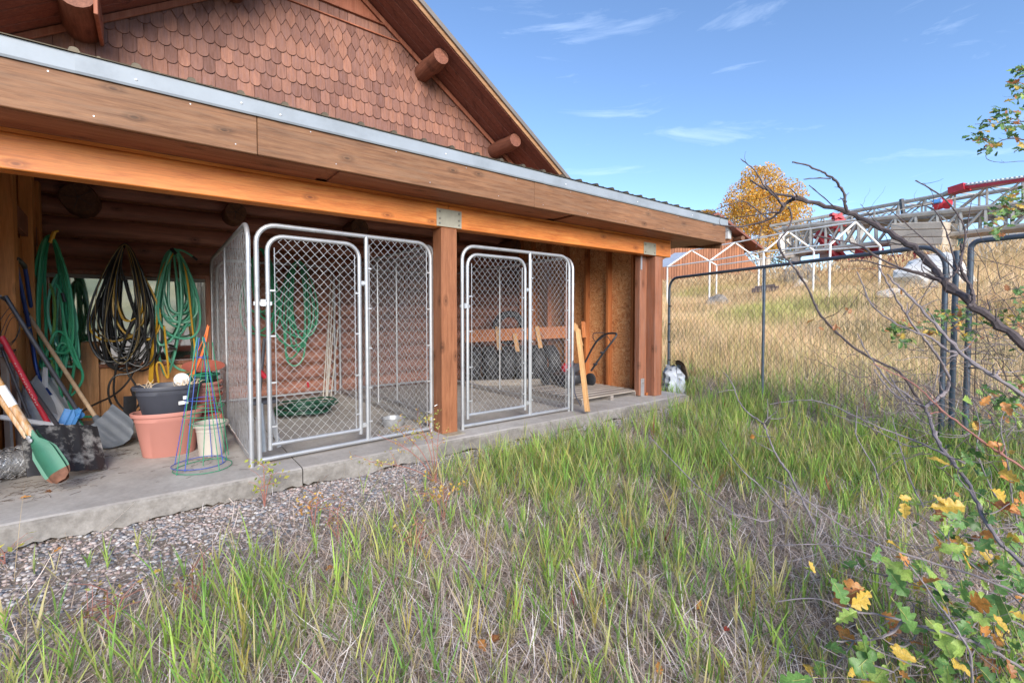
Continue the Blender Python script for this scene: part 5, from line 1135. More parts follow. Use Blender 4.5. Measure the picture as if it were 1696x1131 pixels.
# ================================================================ grasses
def blades(P, h, w, az, lean, curl, cols, seg=3, twist=None, tipc=None):
    n = len(P); r_ = np.random.default_rng(len(P)); d = np.c_[np.cos(az), np.sin(az), np.zeros(n)]; tw = az+pi/2+(twist if twist is not None else r_.uniform(-.8, .8, n)); sd = np.c_[np.cos(tw), np.sin(tw), np.zeros(n)]
    p = P.copy(); V = []; C_ = []
    for k in range(seg+1):
        f = k/seg; ww = w*(1-f)**.8*(.75+.5*min(f*3, 1))/1.25 if k < seg else None
        cc = cols*(.62+.38*min(1, f*2.2)) if False else cols
        if tipc is not None: cc = cols*(1-f**2)+tipc*(f**2)
        if k < seg: V += [p-sd*ww[:, None]/2, p+sd*ww[:, None]/2]; C_ += [cc, cc]
        else: V += [p]; C_ += [cc]
        th = lean+curl*(f+.5/seg); p = p+(d*np.sin(th)[:, None]+np.array([0, 0, 1])*np.cos(th)[:, None])*(h/seg)[:, None]
    nv = 2*seg+1; V = np.stack(V, 1).reshape(-1, 3); C_ = np.stack(C_, 1).reshape(-1, 3); b0 = np.arange(n)*nv
    Q = np.concatenate([np.c_[b0+2*k, b0+2*k+1, b0+2*k+3, b0+2*k+2] for k in range(seg-1)]); T = np.c_[b0+2*seg-2, b0+2*seg-1, b0+2*seg]
    return V, Q, T, C_
def blade_obj(name, sets, mat, label, cat, **kw):
    vs, qs, ts, cs, off = [], [], [], [], 0
    for V, Q, T, c in sets: vs.append(V); qs.append(Q+off); ts.append(T+off); cs.append(c); off += len(V)
    o = link(name, npmesh(name, np.concatenate(vs), [np.concatenate(qs), np.concatenate(ts)], mat, np.concatenate(cs))); tag(o, label, cat, kind='stuff'); return o
def nfield(x, y, s, seed): # cheap smooth noise in numpy
    r_ = np.random.default_rng(seed); v = np.zeros_like(x)
    for k in range(6):
        a = r_.uniform(0, 6.3); f = s*r_.uniform(.6, 2.2); v += np.sin((x*math.cos(a)+y*math.sin(a))*f+r_.uniform(0, 6.3))
    return v/3
def sample(n, x0, x1, y0, y1, dens, r_):
    x = r_.uniform(x0, x1, n); y = r_.uniform(y0, y1, n); k = r_.uniform(0, 1, n) < dens(x, y); return x[k], y[k]
r_ = np.random.default_rng(21)
fr = np.array(fwd); rg = np.array(right)
def inview(x, y, m=1.25):
    D_ = x*fr[0]+y*fr[1]; R_ = x*rg[0]+y*rg[1]; return (D_ > .25) & (np.abs(R_) < D_*m+.4)
# green tillers
gv = np.array([(.22, .40, .08), (.31, .50, .09), (.38, .55, .11), (.18, .34, .08), (.46, .48, .15), (.30, .37, .13), (.48, .42, .20)])
def dens_g(x, y):
    s = fieldS(x, y); edge = 3.6-y
    strip = np.interp(x, [-2, .3, 1.2, 2.3, 4, 6], [1.1, .95, .5, .25, .22, .25]); d = np.clip((edge-strip*.75)/(strip*.5+.1), .035, 1)
    d = np.where(y > 3.6, np.where(x > 6.1, 1, 0), d); pt = .8*np.clip(.56+.42*nfield(x, y, 2.2, 3)+.35*nfield(x, y, 6.5, 4), .14, 1)
    left = np.where(x < .75, np.clip(.45+np.clip(2.6-y, 0, .6), .35, 1.0), 1.15); d = d*pt*left
    near_bare = np.clip(1-np.exp(-(((x-1.4)/1.0)**2+((y-1.2)/.7)**2))*.45, 0, 1); d = d*near_bare
    d = np.where(s > -.1, d*np.clip(1-(s+.1)/1.1, 0, 1), d)*np.interp(x*fr[0]+y*fr[1], [1, 2.5, 4.5, 7], [.82, .74, .46, .38]); return d*inview(x, y)
x, y = sample(60000, -2.5, 9.5, -3, 6.0, dens_g, r_)
xx, yy = sample(30000, 1.4, 8.5, -2, 4.4, lambda x, y: dens_g(x, y)*np.clip((x*fr[0]+y*fr[1]-1.6)/2.2, 0, 1), r_); x = np.r_[x, xx]; y = np.r_[y, yy]
nt_ = len(x); per = 5; sets = []
hh = r_.uniform(.17, .38, nt_)*np.clip(.85+.12*nfield(x, y, 1.5, 9), .6, 1.2)*np.clip(.85+.04*x, .8, 1.15); laz = r_.normal(pi*.95, .9, nt_); ln_ = np.abs(r_.normal(.16, .12, nt_)); basec = gv[r_.integers(0, 7, nt_)]*r_.uniform(.8, 1.2, (nt_, 1))
yel = r_.uniform(0, 1, nt_) < .07; basec[yel] = np.array([.5, .42, .12]); redm = r_.uniform(0, 1, nt_) < .003; basec[redm] = np.array([.42, .07, .06])
for k in range(per):
    f0 = k/per*.55; zb = gz(x, y); st = hh*f0; bx = x+np.cos(laz)*np.sin(ln_)*st; by = y+np.sin(laz)*np.sin(ln_)*st
    az = laz+(k % 2)*pi+r_.normal(0, .5, nt_); tipc = np.where(r_.uniform(0, 1, (nt_, 1)) < .18, np.array([.46, .36, .14]), basec*1.15)
    sets.append(blades(np.c_[bx, by, zb+st], hh*r_.uniform(.5, .85, nt_), r_.uniform(.005, .0108, nt_), az, np.abs(r_.normal(.22, .12, nt_))+.05*k, r_.uniform(.0, .55, nt_), basec, 3, tipc=tipc))
sets.append(blades(np.c_[x, y, gz(x, y)], hh*.62, np.full(nt_, .0035), laz, ln_, np.zeros(nt_), basec*np.array([.95, .85, .9]), 3))
blade_obj('green_grass', sets, M['grass'], 'tall green grass growing over the dry thatch in front of the shed', 'grass')
# dry grey thatch: curled strips lying low
def dens_t(x, y):
    strip = np.interp(x, [-2, .3, 1.2, 2.3, 4, 6], [1.1, .95, .5, .25, .22, .25]); d = np.clip((3.6-y-strip*.8)/(strip*.45+.1), .16, 1); d = np.where(y > 3.6, np.where(x > 6.1, 1, 0), d)
    return d*np.clip(.8+.4*nfield(x, y, 3, 12), .3, 1)*inview(x, y)*np.where(fieldS(x, y) > 1.5, 0, 1)
sets = []
tc_ = np.array([(.56, .47, .38), (.46, .37, .29), (.66, .56, .45), (.36, .28, .21), (.60, .48, .34), (.26, .19, .14), (.85, .78, .70)])*np.array([1.34, 1.32, 1.42])
for (n_, x0, x1, y0, y1, hs, ws) in ((76000, -2.2, 5.2, -.6, 3.7, (.07, .24), (.003, .0075)), (36000, -.6, 3.4, .2, 2.8, (.06, .2), (.002, .005)), (26000, 3, 9, -2.5, 5, (.1, .28), (.003, .007))):
    x, y = sample(n_, x0, x1, y0, y1, dens_t, r_); n = len(x); az = r_.normal(.6, 1.3, n)+nfield(x, y, 1.2, 30)*1.2
    sets.append(blades(np.c_[x, y, gz(x, y)+r_.uniform(-.005, .045, n)], r_.uniform(*hs, n), r_.uniform(*ws, n), az, r_.uniform(1.0, 1.55, n), r_.uniform(-.7, 1.3, n), tc_[r_.integers(0, 7, n)]*r_.uniform(.75, 1.2, (n, 1)), 4))
blade_obj('dry_thatch', sets, M['grass'], 'grey dead grass thatch matted between the green blades', 'dry grass')
# dry stalks with seed heads
x, y = sample(900, -1, 8, -1, 3.6, lambda x, y: dens_g(x, y), r_); n = len(x)
s1 = blades(np.c_[x, y, gz(x, y)], r_.uniform(.3, .55, n), np.full(n, .0028), r_.uniform(0, 6.3, n), r_.uniform(0, .3, n), r_.uniform(0, .5, n), np.tile((.5, .38, .22), (n, 1)), 4)
blade_obj('dry_stalks', [s1], M['grass'], 'thin dry stalks standing among the green grass', 'grass')
# golden field
def dens_f(x, y): s = fieldS(x, y); D_ = x*fr[0]+y*fr[1]; return np.where((s > .5) & (s < 19), 1, 0)*inview(x, y)*np.clip(1.5-D_/30, .35, 1)*np.where((x < 7.2) & (y > 3.8), .5, 1)
fc = np.array([(.80, .60, .33), (.72, .50, .27), (.88, .72, .46), (.72, .54, .28), (.64, .56, .26), (.82, .62, .40)])*np.array([1.12, 1.06, 1.1]); sets = []
x, y = sample(210000, 6, 30, -6, 22, dens_f, r_); n = len(x); D_ = x*fr[0]+y*fr[1]; pz_ = nfield(x, y, .55, 77)
cc = fc[r_.integers(0, 6, n)]*r_.uniform(.8, 1.2, (n, 1)); gm = (pz_+r_.normal(0, .3, n)) > .95; cc[gm] = np.array([.58, .56, .2])*r_.uniform(.8, 1.2, (gm.sum(), 1)); dm = (pz_+r_.normal(0, .25, n)) < -.85; cc[dm] = cc[dm]*np.array([.78, .70, .66])
s_ = fieldS(x, y); cc = np.where(((s_ < 1.0)[:, None]), cc*.8+np.array([.4, .36, .15])*.2, cc)
h_ = r_.uniform(.22, .5, n)*np.clip(.9+.4*nfield(x, y, .9, 70), .5, 1.4)
sets.append(blades(np.c_[x, y, gz(x, y)-.02], h_, r_.uniform(.005, .011, n)*(.6+D_/22), r_.uniform(0, 6.3, n), np.abs(r_.normal(.12, .15, n)), r_.uniform(0, .7, n), cc, 2))
x, y = sample(15000, 16, 30, -4, 22, lambda x, y: np.where((fieldS(x, y) > 11) & (fieldS(x, y) < 18), 1, 0)*inview(x, y), r_); n = len(x)
P = np.c_[x, y, gz(x, y)]; h_ = r_.uniform(.45, .95, n); az = r_.uniform(0, 6.3, n); lean = np.abs(r_.normal(.1, .1, n)); sets.append(blades(P, h_, np.full(n, .012), az, lean, np.zeros(n)+.1, np.tile((.66, .5, .25), (n, 1)), 2))
top = P+np.c_[np.cos(az)*np.sin(lean+.05), np.sin(az)*np.sin(lean+.05), np.cos(lean+.05)]*(h_*.78)[:, None]; sets.append(blades(top, h_*.28, np.full(n, .05), az, lean+.2, np.zeros(n)+.4, np.tile((.72, .52, .30), (n, 1))*r_.uniform(.8, 1.1, (n, 1)), 3))
blade_obj('golden_field_grass', sets, M['grass'], 'tall dry golden grass covering the slope beyond the fence', 'dry grass')
# ================================================================ oak branches
def branch(b, pts, w0, w1, d0, d1, jit=.012, twigs=0, seed=0, n=7, tw=.16):
    """pts: points as (px,py) seen in the photograph; w: thickness in those pixels; d: distance from start to end"""
    r_ = random.Random(seed*31+len(pts)); k = len(pts); P = []; 
    for i, p in enumerate(pts):
        f = i/(k-1); P.append(PD(p[0], p[1], d0+(d1-d0)*f+r_.uniform(-jit, jit)*2))
    Q = smooth_path(P, 2); m_ = len(Q); jj = .10*max(w0, w1)*d0/F_PX; Q = [q+Vector((r_.uniform(-jj, jj), r_.uniform(-jj, jj), r_.uniform(-jj, jj))) for q in Q]; R_ = []
    for i in range(m_):
        f = i/(m_-1); d = d0+(d1-d0)*f; kn = .35 if r_.random() < .10 else 0; R_.append(max(.0010, .54*(w0+(w1-w0)*f)/2*d/F_PX*(1+kn+.13*math.sin(i*2.1+seed)+r_.uniform(-.08, .12))))
    b.tube(Q, R_, n)
    for t_ in range(int(twigs*2.2)):
        i = r_.randrange(2, m_-1); p = Q[i]; d = (Q[i]-Q[i-1]).normalized(); s_ = [p]; dd = (d*.5+Vector((r_.uniform(-1, 1), r_.uniform(-1, 1), r_.uniform(-.3, 1)))).normalized(); L_ = tw*r_.uniform(.25, 1)
        for q in range(5): s_.append(s_[-1]+dd*L_/5); dd = (dd+Vector((r_.uniform(-.4, .4), r_.uniform(-.4, .4), r_.uniform(-.25, .4)))).normalized()
        rr = min(R_[i]*.5, .005); b.tube(s_, [rr, rr*.8, rr*.75, rr*.6, rr*.5, rr*.35], 5)
    return Q
oak = thing('oak_shrub', 'bare dark oak branches reaching in from the right in front of the fence', 'shrub', tuple(PD(1760, 700, 2.1)))
def part(lst, mat, parent, name='branch', **kw):
    for i, (pts, w0, w1, d0, d1, tw) in enumerate(lst):
        b = MB(); branch(b, pts, w0, w1, d0, d1, twigs=tw, seed=i+len(pts)*3, **kw); b.build(name, mat, parent, smooth=True)
part([
 ([(1790, 640), (1696, 571), (1650, 535), (1611, 504), (1580, 480), (1559, 463), (1551, 446), (1518, 412), (1477, 388), (1436, 366), (1403, 351), (1347, 336), (1318, 329)], 26, 11, 2.1, 2.75, 3),
 ([(1318, 329), (1304, 334), (1297, 344), (1286, 357), (1258, 371), (1217, 376), (1180, 372)], 11, 2.5, 2.75, 2.9, 2),
 ([(1320, 328), (1300, 324), (1280, 319), (1262, 311), (1243, 299)], 9, 4, 2.75, 2.85, 1),
 ([(1297, 342), (1283, 325), (1266, 310), (1256, 290), (1247, 279), (1227, 264)], 6, 2.5, 2.75, 2.8, 1),
 ([(1297, 344), (1290, 330), (1281, 318), (1270, 308)], 4, 3, 2.75, 2.7, 0),
 ([(1404, 351), (1399, 336), (1399, 325), (1392, 310), (1386, 300), (1372, 291), (1362, 285), (1345, 277), (1313, 268)], 9, 4, 2.6, 2.6, 2),
 ([(1376, 296), (1355, 295), (1331, 297)], 4, 3, 2.6, 2.6, 0),
 ([(1383, 344), (1362, 325), (1340, 307)], 3.5, 2.5, 2.6, 2.7, 0),
 ([(1273, 362), (1250, 345), (1232, 331), (1210, 338), (1184, 348)], 4, 2, 2.8, 2.9, 0),
 ([(1290, 352), (1262, 355), (1221, 360)], 4, 2, 2.8, 2.9, 1),
 ([(1264, 343), (1278, 352), (1292, 352)], 2.5, 3, 2.8, 2.8, 0),
 ([(1306, 342), (1312, 356), (1310, 370), (1299, 388), (1288, 400), (1290, 413), (1303, 429), (1321, 450), (1330, 465), (1340, 481), (1350, 505), (1362, 526), (1380, 545), (1399, 563), (1433, 589), (1460, 602), (1488, 613), (1500, 628), (1515, 652), (1533, 677)], 4.5, 8, 2.75, 2.5, 4),
 ([(1262, 374), (1257, 395), (1252, 410)], 3, 1.5, 2.8, 2.85, 0),
 ([(1559, 464), (1530, 452), (1500, 447), (1470, 436), (1440, 418), (1425, 405), (1385, 397), (1345, 390)], 8, 3.5, 2.3, 2.5, 2),
 ([(1557, 466), (1540, 460), (1500, 447), (1460, 440), (1430, 430), (1405, 433)], 7, 3, 2.35, 2.5, 1),
 ([(1516, 299), (1541, 313), (1560, 325), (1576, 342), (1592, 364), (1600, 385), (1598, 402), (1594, 420), (1590, 440), (1580, 455), (1566, 467)], 3, 6, 2.3, 2.3, 2),
 ([(1592, 405), (1593, 430), (1590, 445), (1600, 462), (1611, 480), (1612, 497), (1606, 508)], 5, 12, 2.3, 2.2, 0),
 ([(1600, 466), (1575, 440), (1555, 420), (1535, 400), (1510, 380), (1480, 352), (1466, 345)], 5, 2, 2.3, 2.5, 2),
 ([(1586, 448), (1575, 410), (1566, 380), (1554, 355), (1543, 344), (1522, 338)], 5, 2, 2.3, 2.4, 2),
 ([(1602, 386), (1603, 370), (1607, 345), (1609, 333)], 3, 1.8, 2.3, 2.3, 1),
 ([(1545, 465), (1536, 478), (1527, 495), (1519, 515)], 3, 1.5, 2.35, 2.4, 0),
 ([(1490, 447), (1480, 425), (1472, 400), (1460, 380), (1440, 355), (1425, 338)], 3, 1.5, 2.5, 2.6, 1),
], M['bark'], oak)
part([
 ([(1790, 730), (1696, 655), (1653, 627), (1615, 604), (1590, 584), (1560, 549), (1527, 513), (1503, 486), (1483, 470), (1470, 455)], 13, 4, 2.0, 2.3, 3),
 ([(1590, 584), (1574, 583), (1562, 576), (1548, 563), (1535, 555), (1517, 551), (1481, 535), (1452, 515), (1440, 500), (1432, 478), (1420, 450)], 8, 3, 2.25, 2.4, 3),
 ([(1533, 675), (1548, 663), (1568, 649), (1573, 630), (1566, 612), (1554, 592), (1540, 573), (1527, 557), (1501, 523), (1487, 498), (1470, 470), (1455, 440)], 10, 4, 2.4, 2.3, 3),
 ([(1501, 522), (1503, 508), (1502, 500)], 3, 2, 2.3, 2.3, 0), ([(1501, 522), (1512, 503), (1530, 490), (1548, 472)], 3, 1.6, 2.3, 2.3, 0),
 ([(1533, 677), (1520, 668), (1500, 652), (1480, 640), (1465, 625), (1452, 606), (1440, 590), (1428, 570), (1420, 552)], 7, 2.5, 2.4, 2.6, 3),
 ([(1505, 668), (1490, 650), (1478, 630), (1468, 615)], 5, 2.5, 2.4, 2.5, 1),
 ([(1533, 678), (1540, 695), (1546, 712), (1556, 738), (1572, 758), (1590, 780), (1604, 800), (1618, 830), (1632, 865), (1652, 896), (1696, 935), (1760, 990)], 9, 12, 2.4, 1.5, 4),
 ([(1532, 674), (1518, 668), (1507, 668), (1495, 663), (1478, 650), (1462, 632), (1448, 612)], 7, 3, 2.4, 2.5, 1),
 ([(1540, 660), (1548, 640), (1553, 615), (1555, 603)], 3, 1.8, 2.4, 2.4, 0),
 ([(1503, 672), (1515, 688), (1530, 700), (1545, 704), (1562, 697)], 5, 2, 2.4, 2.3, 0),
 ([(1199, 617), (1212, 632), (1217, 646), (1222, 662), (1232, 677), (1247, 690), (1264, 700), (1272, 720), (1281, 745), (1290, 762), (1305, 780), (1318, 805), (1330, 830), (1350, 870)], 2.5, 7, 3.0, 2.2, 3),
 ([(1217, 646), (1205, 646), (1188, 650)], 2, 1.2, 3, 3, 0), ([(1266, 700), (1275, 690), (1286, 681)], 3, 2, 2.8, 2.8, 0), ([(1275, 693), (1290, 694), (1302, 690)], 2.2, 1.5, 2.8, 2.8, 0), ([(1271, 693), (1272, 675), (1271, 660)], 2.5, 1.5, 2.8, 2.8, 0),
 ([(1281, 748), (1268, 740), (1250, 731)], 2.5, 1.5, 2.6, 2.6, 0),
 ([(1192, 728), (1203, 742), (1212, 755), (1220, 768), (1235, 785), (1255, 800), (1280, 830), (1310, 860)], 2, 3.5, 2.6, 2.2, 2),
 ([(1275, 669), (1316, 663), (1345, 662), (1374, 669), (1410, 686), (1448, 704), (1500, 724), (1530, 735), (1557, 749), (1600, 768)], 2, 6, 2.6, 2.0, 4),
 ([(1362, 680), (1395, 692), (1430, 702), (1470, 722), (1500, 738), (1520, 741), (1536, 733)], 1.6, 4, 2.5, 2.2, 3),
 ([(1420, 672), (1418, 700), (1416, 720), (1430, 745), (1447, 770), (1455, 795), (1462, 820)], 3, 4, 2.3, 2.2, 2),
 ([(1478, 690), (1483, 715), (1493, 745), (1500, 775), (1512, 805), (1530, 840)], 2, 5, 2.3, 2.0, 2),
], M['barkpale'], oak)
part([
 ([(1760, 830), (1696, 775), (1662, 754), (1631, 734), (1594, 705), (1562, 682), (1535, 654), (1510, 632), (1487, 621), (1446, 602)], 8, 2.5, 1.7, 2.0, 2),
 ([(1562, 682), (1550, 682), (1541, 685)], 4, 3, 1.9, 1.9, 0),
], M['barkred'], oak)
M['leafrib'] = plain('leaf_rib', (.45, .42, .14), .6)
b = MB(); r3 = random.Random(41)
for q in range(130):
    x = 1715-abs(r3.gauss(0, 120)); y = r3.uniform(430, 800); d = np.interp(y, [430, 800], [2.9, 2.1])+r3.uniform(-.2, .2); p = PD(x, y, d)
    dd = (right*(-.8+r3.gauss(0, .35))+Vector((0, 0, 1))*r3.gauss(.35, .45)+fwd*r3.gauss(0, .3)).normalized(); s_ = [p]; L_ = r3.uniform(.15, .55)
    for k in range(8): s_.append(s_[-1]+dd*L_/8); dd = (dd+Vector((r3.gauss(0, .16), r3.gauss(0, .16), r3.gauss(0, .16)))).normalized()
    w_ = r3.uniform(.0010, .0026); b.tube(s_, [w_*(1-.085*k) for k in range(9)], 5)
    if q % 2: p = s_[4]; d2 = (dd+Vector((r3.gauss(0, .6), r3.gauss(0, .6), .4))).normalized(); b.tube([p, p+d2*L_*.2, p+d2*L_*.35+Vector((0, 0, .01))], [w_*.6, w_*.5, w_*.3], 4)
tag(b.build('fine_twigs', M['bark'], oak, smooth=True), kind='stuff')
# curved dried leaves still on the bare branches
def leaf_mesh(seed, lobes=3, n=22, curl=.25, mat='lg'):
    r_ = random.Random(seed); prof = []; ph = r_.uniform(-.06, .06)
    for i in range(n+1):
        t_ = i/n; env = max(0, math.sin(pi*min(1, .06+.94*t_)**1.05))**.55*(.50+.62*math.sin(pi*t_*.62)**1.2)
        def wv(o_): return max(.012, .27*env*(.42+.70*abs(math.sin(pi*(lobes*(t_+o_)+.08)))**.75)) if t_ > .09 else .012+.1*t_
        prof.append((t_, wv(0)*r_.uniform(.93, 1.07), wv(.05+ph)*r_.uniform(.93, 1.07)))
    b = MB(); L_, ML, M_, MR, R_ = [], [], [], [], []; ang = .22+.18*math.sin(seed*2.); tw = .25*math.cos(seed*3.)
    for t_, wl_, wr2 in prof:
        z = -curl*.5*t_**2+.025*math.sin(t_*9+seed); 
        M_.append((0, t_, z)); sw = .16
        ML.append((-wl_*.5, t_+wl_*sw*.5, z+wl_*.5*ang+.012*math.sin(t_*20))); MR.append((wr2*.5, t_+wr2*sw*.5, z+wr2*.5*ang-.012*math.sin(t_*21)))
        L_.append((-wl_, t_+wl_*sw*(1 if t_ < .92 else .1), z+wl_*(ang+.3*wl_)+tw*wl_*t_+.02*math.sin(t_*14+1))); R_.append((wr2, t_+wr2*sw*(1 if t_ < .92 else .1), z+wr2*(ang-.3*wr2)-tw*wr2*t_+.02*math.sin(t_*13)))
    b.grid([L_, ML, M_, MR, R_]); b.m = 1; b.tube([(0, -.16, .03), (0, 0, .004), (0, .45, -curl*.5*.2+.012), (0, .9, -curl*.5*.81+.008)], [.011, .011, .008, .004], 4)
    return b.mesh([M[mat], M['leafrib']], smooth=True, name='oak_leaf')
LM = {}
for k_ in ('ld', 'lg', 'll', 'ly', 'lo', 'lb', 'lr'): LM[k_] = [leaf_mesh(s_, 3+(s_ % 2), curl=.2+.25*(s_ % 3), mat=k_) for s_ in range(3)]
def put_leaf(p, size, kind, parent, rr, face=None, up_=.6):
    o = link('leaf', rr.choice(LM[kind]), parent, p); nrm = (Vector((rr.gauss(0, .55), rr.gauss(0, .55), up_))+(-fwd)*(.55 if face is None else face)).normalized()
    q = nrm.to_track_quat('Z', 'Y') @ Quaternion((0, 0, 1), rr.uniform(0, 2*pi)); o.rotation_mode = 'QUATERNION'; o.rotation_quaternion = q; s_ = size*rr.uniform(.6, 1.12); o.scale = (s_, s_, s_); return o
rr = random.Random(12)
for (x, y, k_, sz) in ((1348, 530, 'lo', .05), (1385, 536, 'lb', .035), (1365, 547, 'lb', .035), (1400, 509, 'lb', .035), (1410, 511, 'lb', .03), (1493, 480, 'lo', .06), (1583, 504, 'lb', .05), (1395, 550, 'lb', .04), (1246, 719, 'lo', .05), (1665, 470, 'lb', .04)): put_leaf(PD(x, y, 2.35), sz, k_, oak, rr)
# leafy oak spray, lower right foreground
oak2 = thing('oak_shrub', 'leafy oak sprigs with green, yellow and orange lobed leaves in the lower right foreground', 'shrub', tuple(PD(1700, 1150, 1.4)))
part([
 ([(1770, 1150), (1696, 1109), (1650, 1080), (1609, 1061), (1560, 1046), (1530, 1039), (1495, 1027), (1457, 1018), (1400, 1009), (1352, 987), (1287, 996)], 11, 3, 1.35, 1.6, 3),
 ([(1497, 1026), (1480, 1045), (1461, 1057), (1430, 1060), (1385, 1062)], 8, 4, 1.45, 1.5, 1), ([(1413, 1063), (1395, 1090), (1365, 1128)], 5, 3, 1.5, 1.5, 0),
 ([(1790, 1040), (1696, 985), (1617, 953), (1560, 936), (1487, 914), (1444, 896), (1391, 870), (1335, 827), (1295, 800), (1270, 790)], 7, 2.5, 1.5, 2.0, 5),
 ([(1700, 1040), (1640, 1010), (1574, 987), (1513, 957), (1452, 922), (1410, 908), (1365, 900), (1320, 902), (1270, 903)], 7, 2.5, 1.5, 1.9, 4),
 ([(1609, 1140), (1610, 1083), (1590, 1050), (1570, 1020), (1552, 1000), (1530, 965), (1509, 940), (1499, 928)], 8, 3, 1.25, 1.4, 2),
 ([(1460, 1125), (1500, 1118), (1540, 1116)], 5, 3, 1.5, 1.5, 0), ([(1700, 860), (1650, 830), (1625, 770), (1616, 740), (1625, 705), (1610, 660)], 5, 2, 1.9, 2.2, 3),
 ([(1700, 905), (1680, 850), (1673, 800), (1668, 760), (1655, 700), (1668, 672)], 5, 2, 1.9, 2.1, 3),
 ([(1550, 1140), (1540, 1090), (1500, 1060), (1470, 1040)], 5, 2, 1.5, 1.6, 2), ([(1450, 880), (1435, 840), (1425, 805)], 3, 1.5, 1.9, 2, 1),
 ([(1700, 1010), (1660, 970), (1600, 930), (1560, 880), (1520, 850)], 5, 2, 1.6, 1.9, 3), ([(1420, 1140), (1480, 1110), (1560, 1080), (1650, 1090)], 4, 3, 1.5, 1.6, 3),
], M['barkpale'], oak2, tw=.14)
def kindpick(wt): 
    x = rr.random(); s_ = 0
    for k_, w_ in wt:
        s_ += w_
        if x < s_: return k_
    return 'lg'
W1 = (('lg', .40), ('ld', .10), ('ll', .27), ('ly', .10), ('lo', .08), ('lb', .05))
big = [(1640, 1000, 'lo', .15), (1590, 900, 'lg', .12), (1540, 840, 'ly', .12), (1500, 860, 'ly', .10), (1558, 850, 'lg', .11), (1600, 905, 'll', .09), (1665, 1050, 'lg', .16), (1685, 960, 'lg', .13), (1560, 990, 'll', .14), (1540, 1030, 'll', .13), (1560, 960, 'lo', .1), (1592, 965, 'lg', .12), (1455, 905, 'lg', .12), (1425, 975, 'lb', .10), (1440, 980, 'ly', .09), (1470, 940, 'lg', .11), (1350, 950, 'ly', .07), (1335, 940, 'll', .09), (1375, 955, 'lg', .09), (1480, 995, 'lg', .12), (1450, 1075, 'lg', .12), (1520, 1090, 'lg', .12), (1420, 1040, 'lg', .12), (1590, 1075, 'lg', .12), (1620, 1030, 'lo', .09), (1660, 735, 'lo', .06), (1655, 790, 'lo', .07), (1640, 810, 'ly', .08), (1545, 820, 'ly', .06), (1510, 825, 'ly', .06), (1585, 815, 'lo', .05), (1690, 800, 'ly', .07), (1680, 670, 'lo', .08), (1675, 690, 'lo', .06), (1640, 655, 'lo', .05), (1488, 915, 'lo', .06), (1515, 940, 'lo', .06), (1693, 1085, 'ly', .08), (1470, 1100, 'll', .1), (1385, 1030, 'll', .1)]
for x, y, k_, sz in big: put_leaf(PD(x, y, 1.45 if y > 900 else 1.75), sz*(.9 if y > 900 else 1.), k_, oak2, rr, .8)
for q in range(255):
    if q < 195: x = 1700-abs(rr.gauss(0, 150)); y = 1140-abs(rr.gauss(0, 170)); 
    else: x = rr.uniform(1560, 1700); y = rr.uniform(740, 940)
    if x+ (y-740)*.0 < 1330+max(0, 1000-y)*.75 or x > 1712: x = rr.uniform(1560, 1710)
    d = np.interp(y, [740, 1131], [2.1, 1.42])+rr.uniform(-.15, .15); p = PD(x, y, d)
    p.z = max(p.z, float(gz(p.x, p.y))+.03); put_leaf(p, rr.uniform(.045, .095), kindpick(W1), oak2, rr, .6)
# oak leaves of the trees at the right edge
def spray(label, blist, boxes, n, size, d, wt, mat='bark', tw=.1):
    t = thing('oak_branch', label, 'branch', tuple(PD(blist[0][0][0][0], blist[0][0][0][1], d)))
    part(blist, M[mat], t, tw=tw)
    for q in range(n):
        cx, cy, rx, ry = boxes[rr.randrange(len(boxes))]; x = cx+rr.gauss(0, .45)*rx; y = cy+rr.gauss(0, .45)*ry; put_leaf(PD(x, y, d+rr.uniform(-.25, .25)), size, kindpick(wt), t, rr, .7)
    return t
W2 = (('ld', .45), ('lg', .27), ('ll', .08), ('ly', .10), ('lb', .10))
spray('leafy green oak branch hanging at the upper right edge against the sky', [([(1760, 240), (1696, 232), (1670, 228), (1645, 240), (1625, 250)], 4, 1.5, 3.4, 3.5, 2), ([(1720, 268), (1690, 267), (1660, 270), (1640, 267), (1632, 262), (1634, 250)], 1.6, 1.2, 3.4, 3.5, 1), ([(1760, 210), (1696, 200), (1650, 205), (1615, 206)], 3, 1.3, 3.4, 3.4, 2), ([(1760, 190), (1700, 150), (1680, 160)], 3, 1.3, 3.4, 3.4, 2), ([(1760, 150), (1710, 130), (1675, 117)], 3, 1.3, 3.4, 3.4, 1)],
      [(1640, 205, 30, 16), (1665, 190, 28, 20), (1685, 215, 20, 20), (1625, 228, 20, 14), (1690, 165, 18, 28), (1640, 240, 16, 14), (1690, 118, 14, 10), (1688, 140, 14, 12), (1668, 205, 22, 18), (1695, 245, 10, 6), (1720, 190, 30, 50)], 210, .062, 3.4, W2)
spray('leafy oak sprig at the right edge crossing the crane boom', [([(1770, 360), (1696, 360), (1660, 362), (1630, 372)], 3, 1.3, 3.2, 3.3, 2), ([(1760, 330), (1696, 335), (1660, 345), (1640, 352)], 3, 1.3, 3.2, 3.2, 2)],
      [(1670, 335, 24, 12), (1655, 355, 26, 14), (1690, 350, 18, 22), (1645, 372, 14, 12), (1665, 330, 16, 10), (1690, 320, 10, 8), (1650, 385, 12, 8)], 110, .052, 3.2, W2)
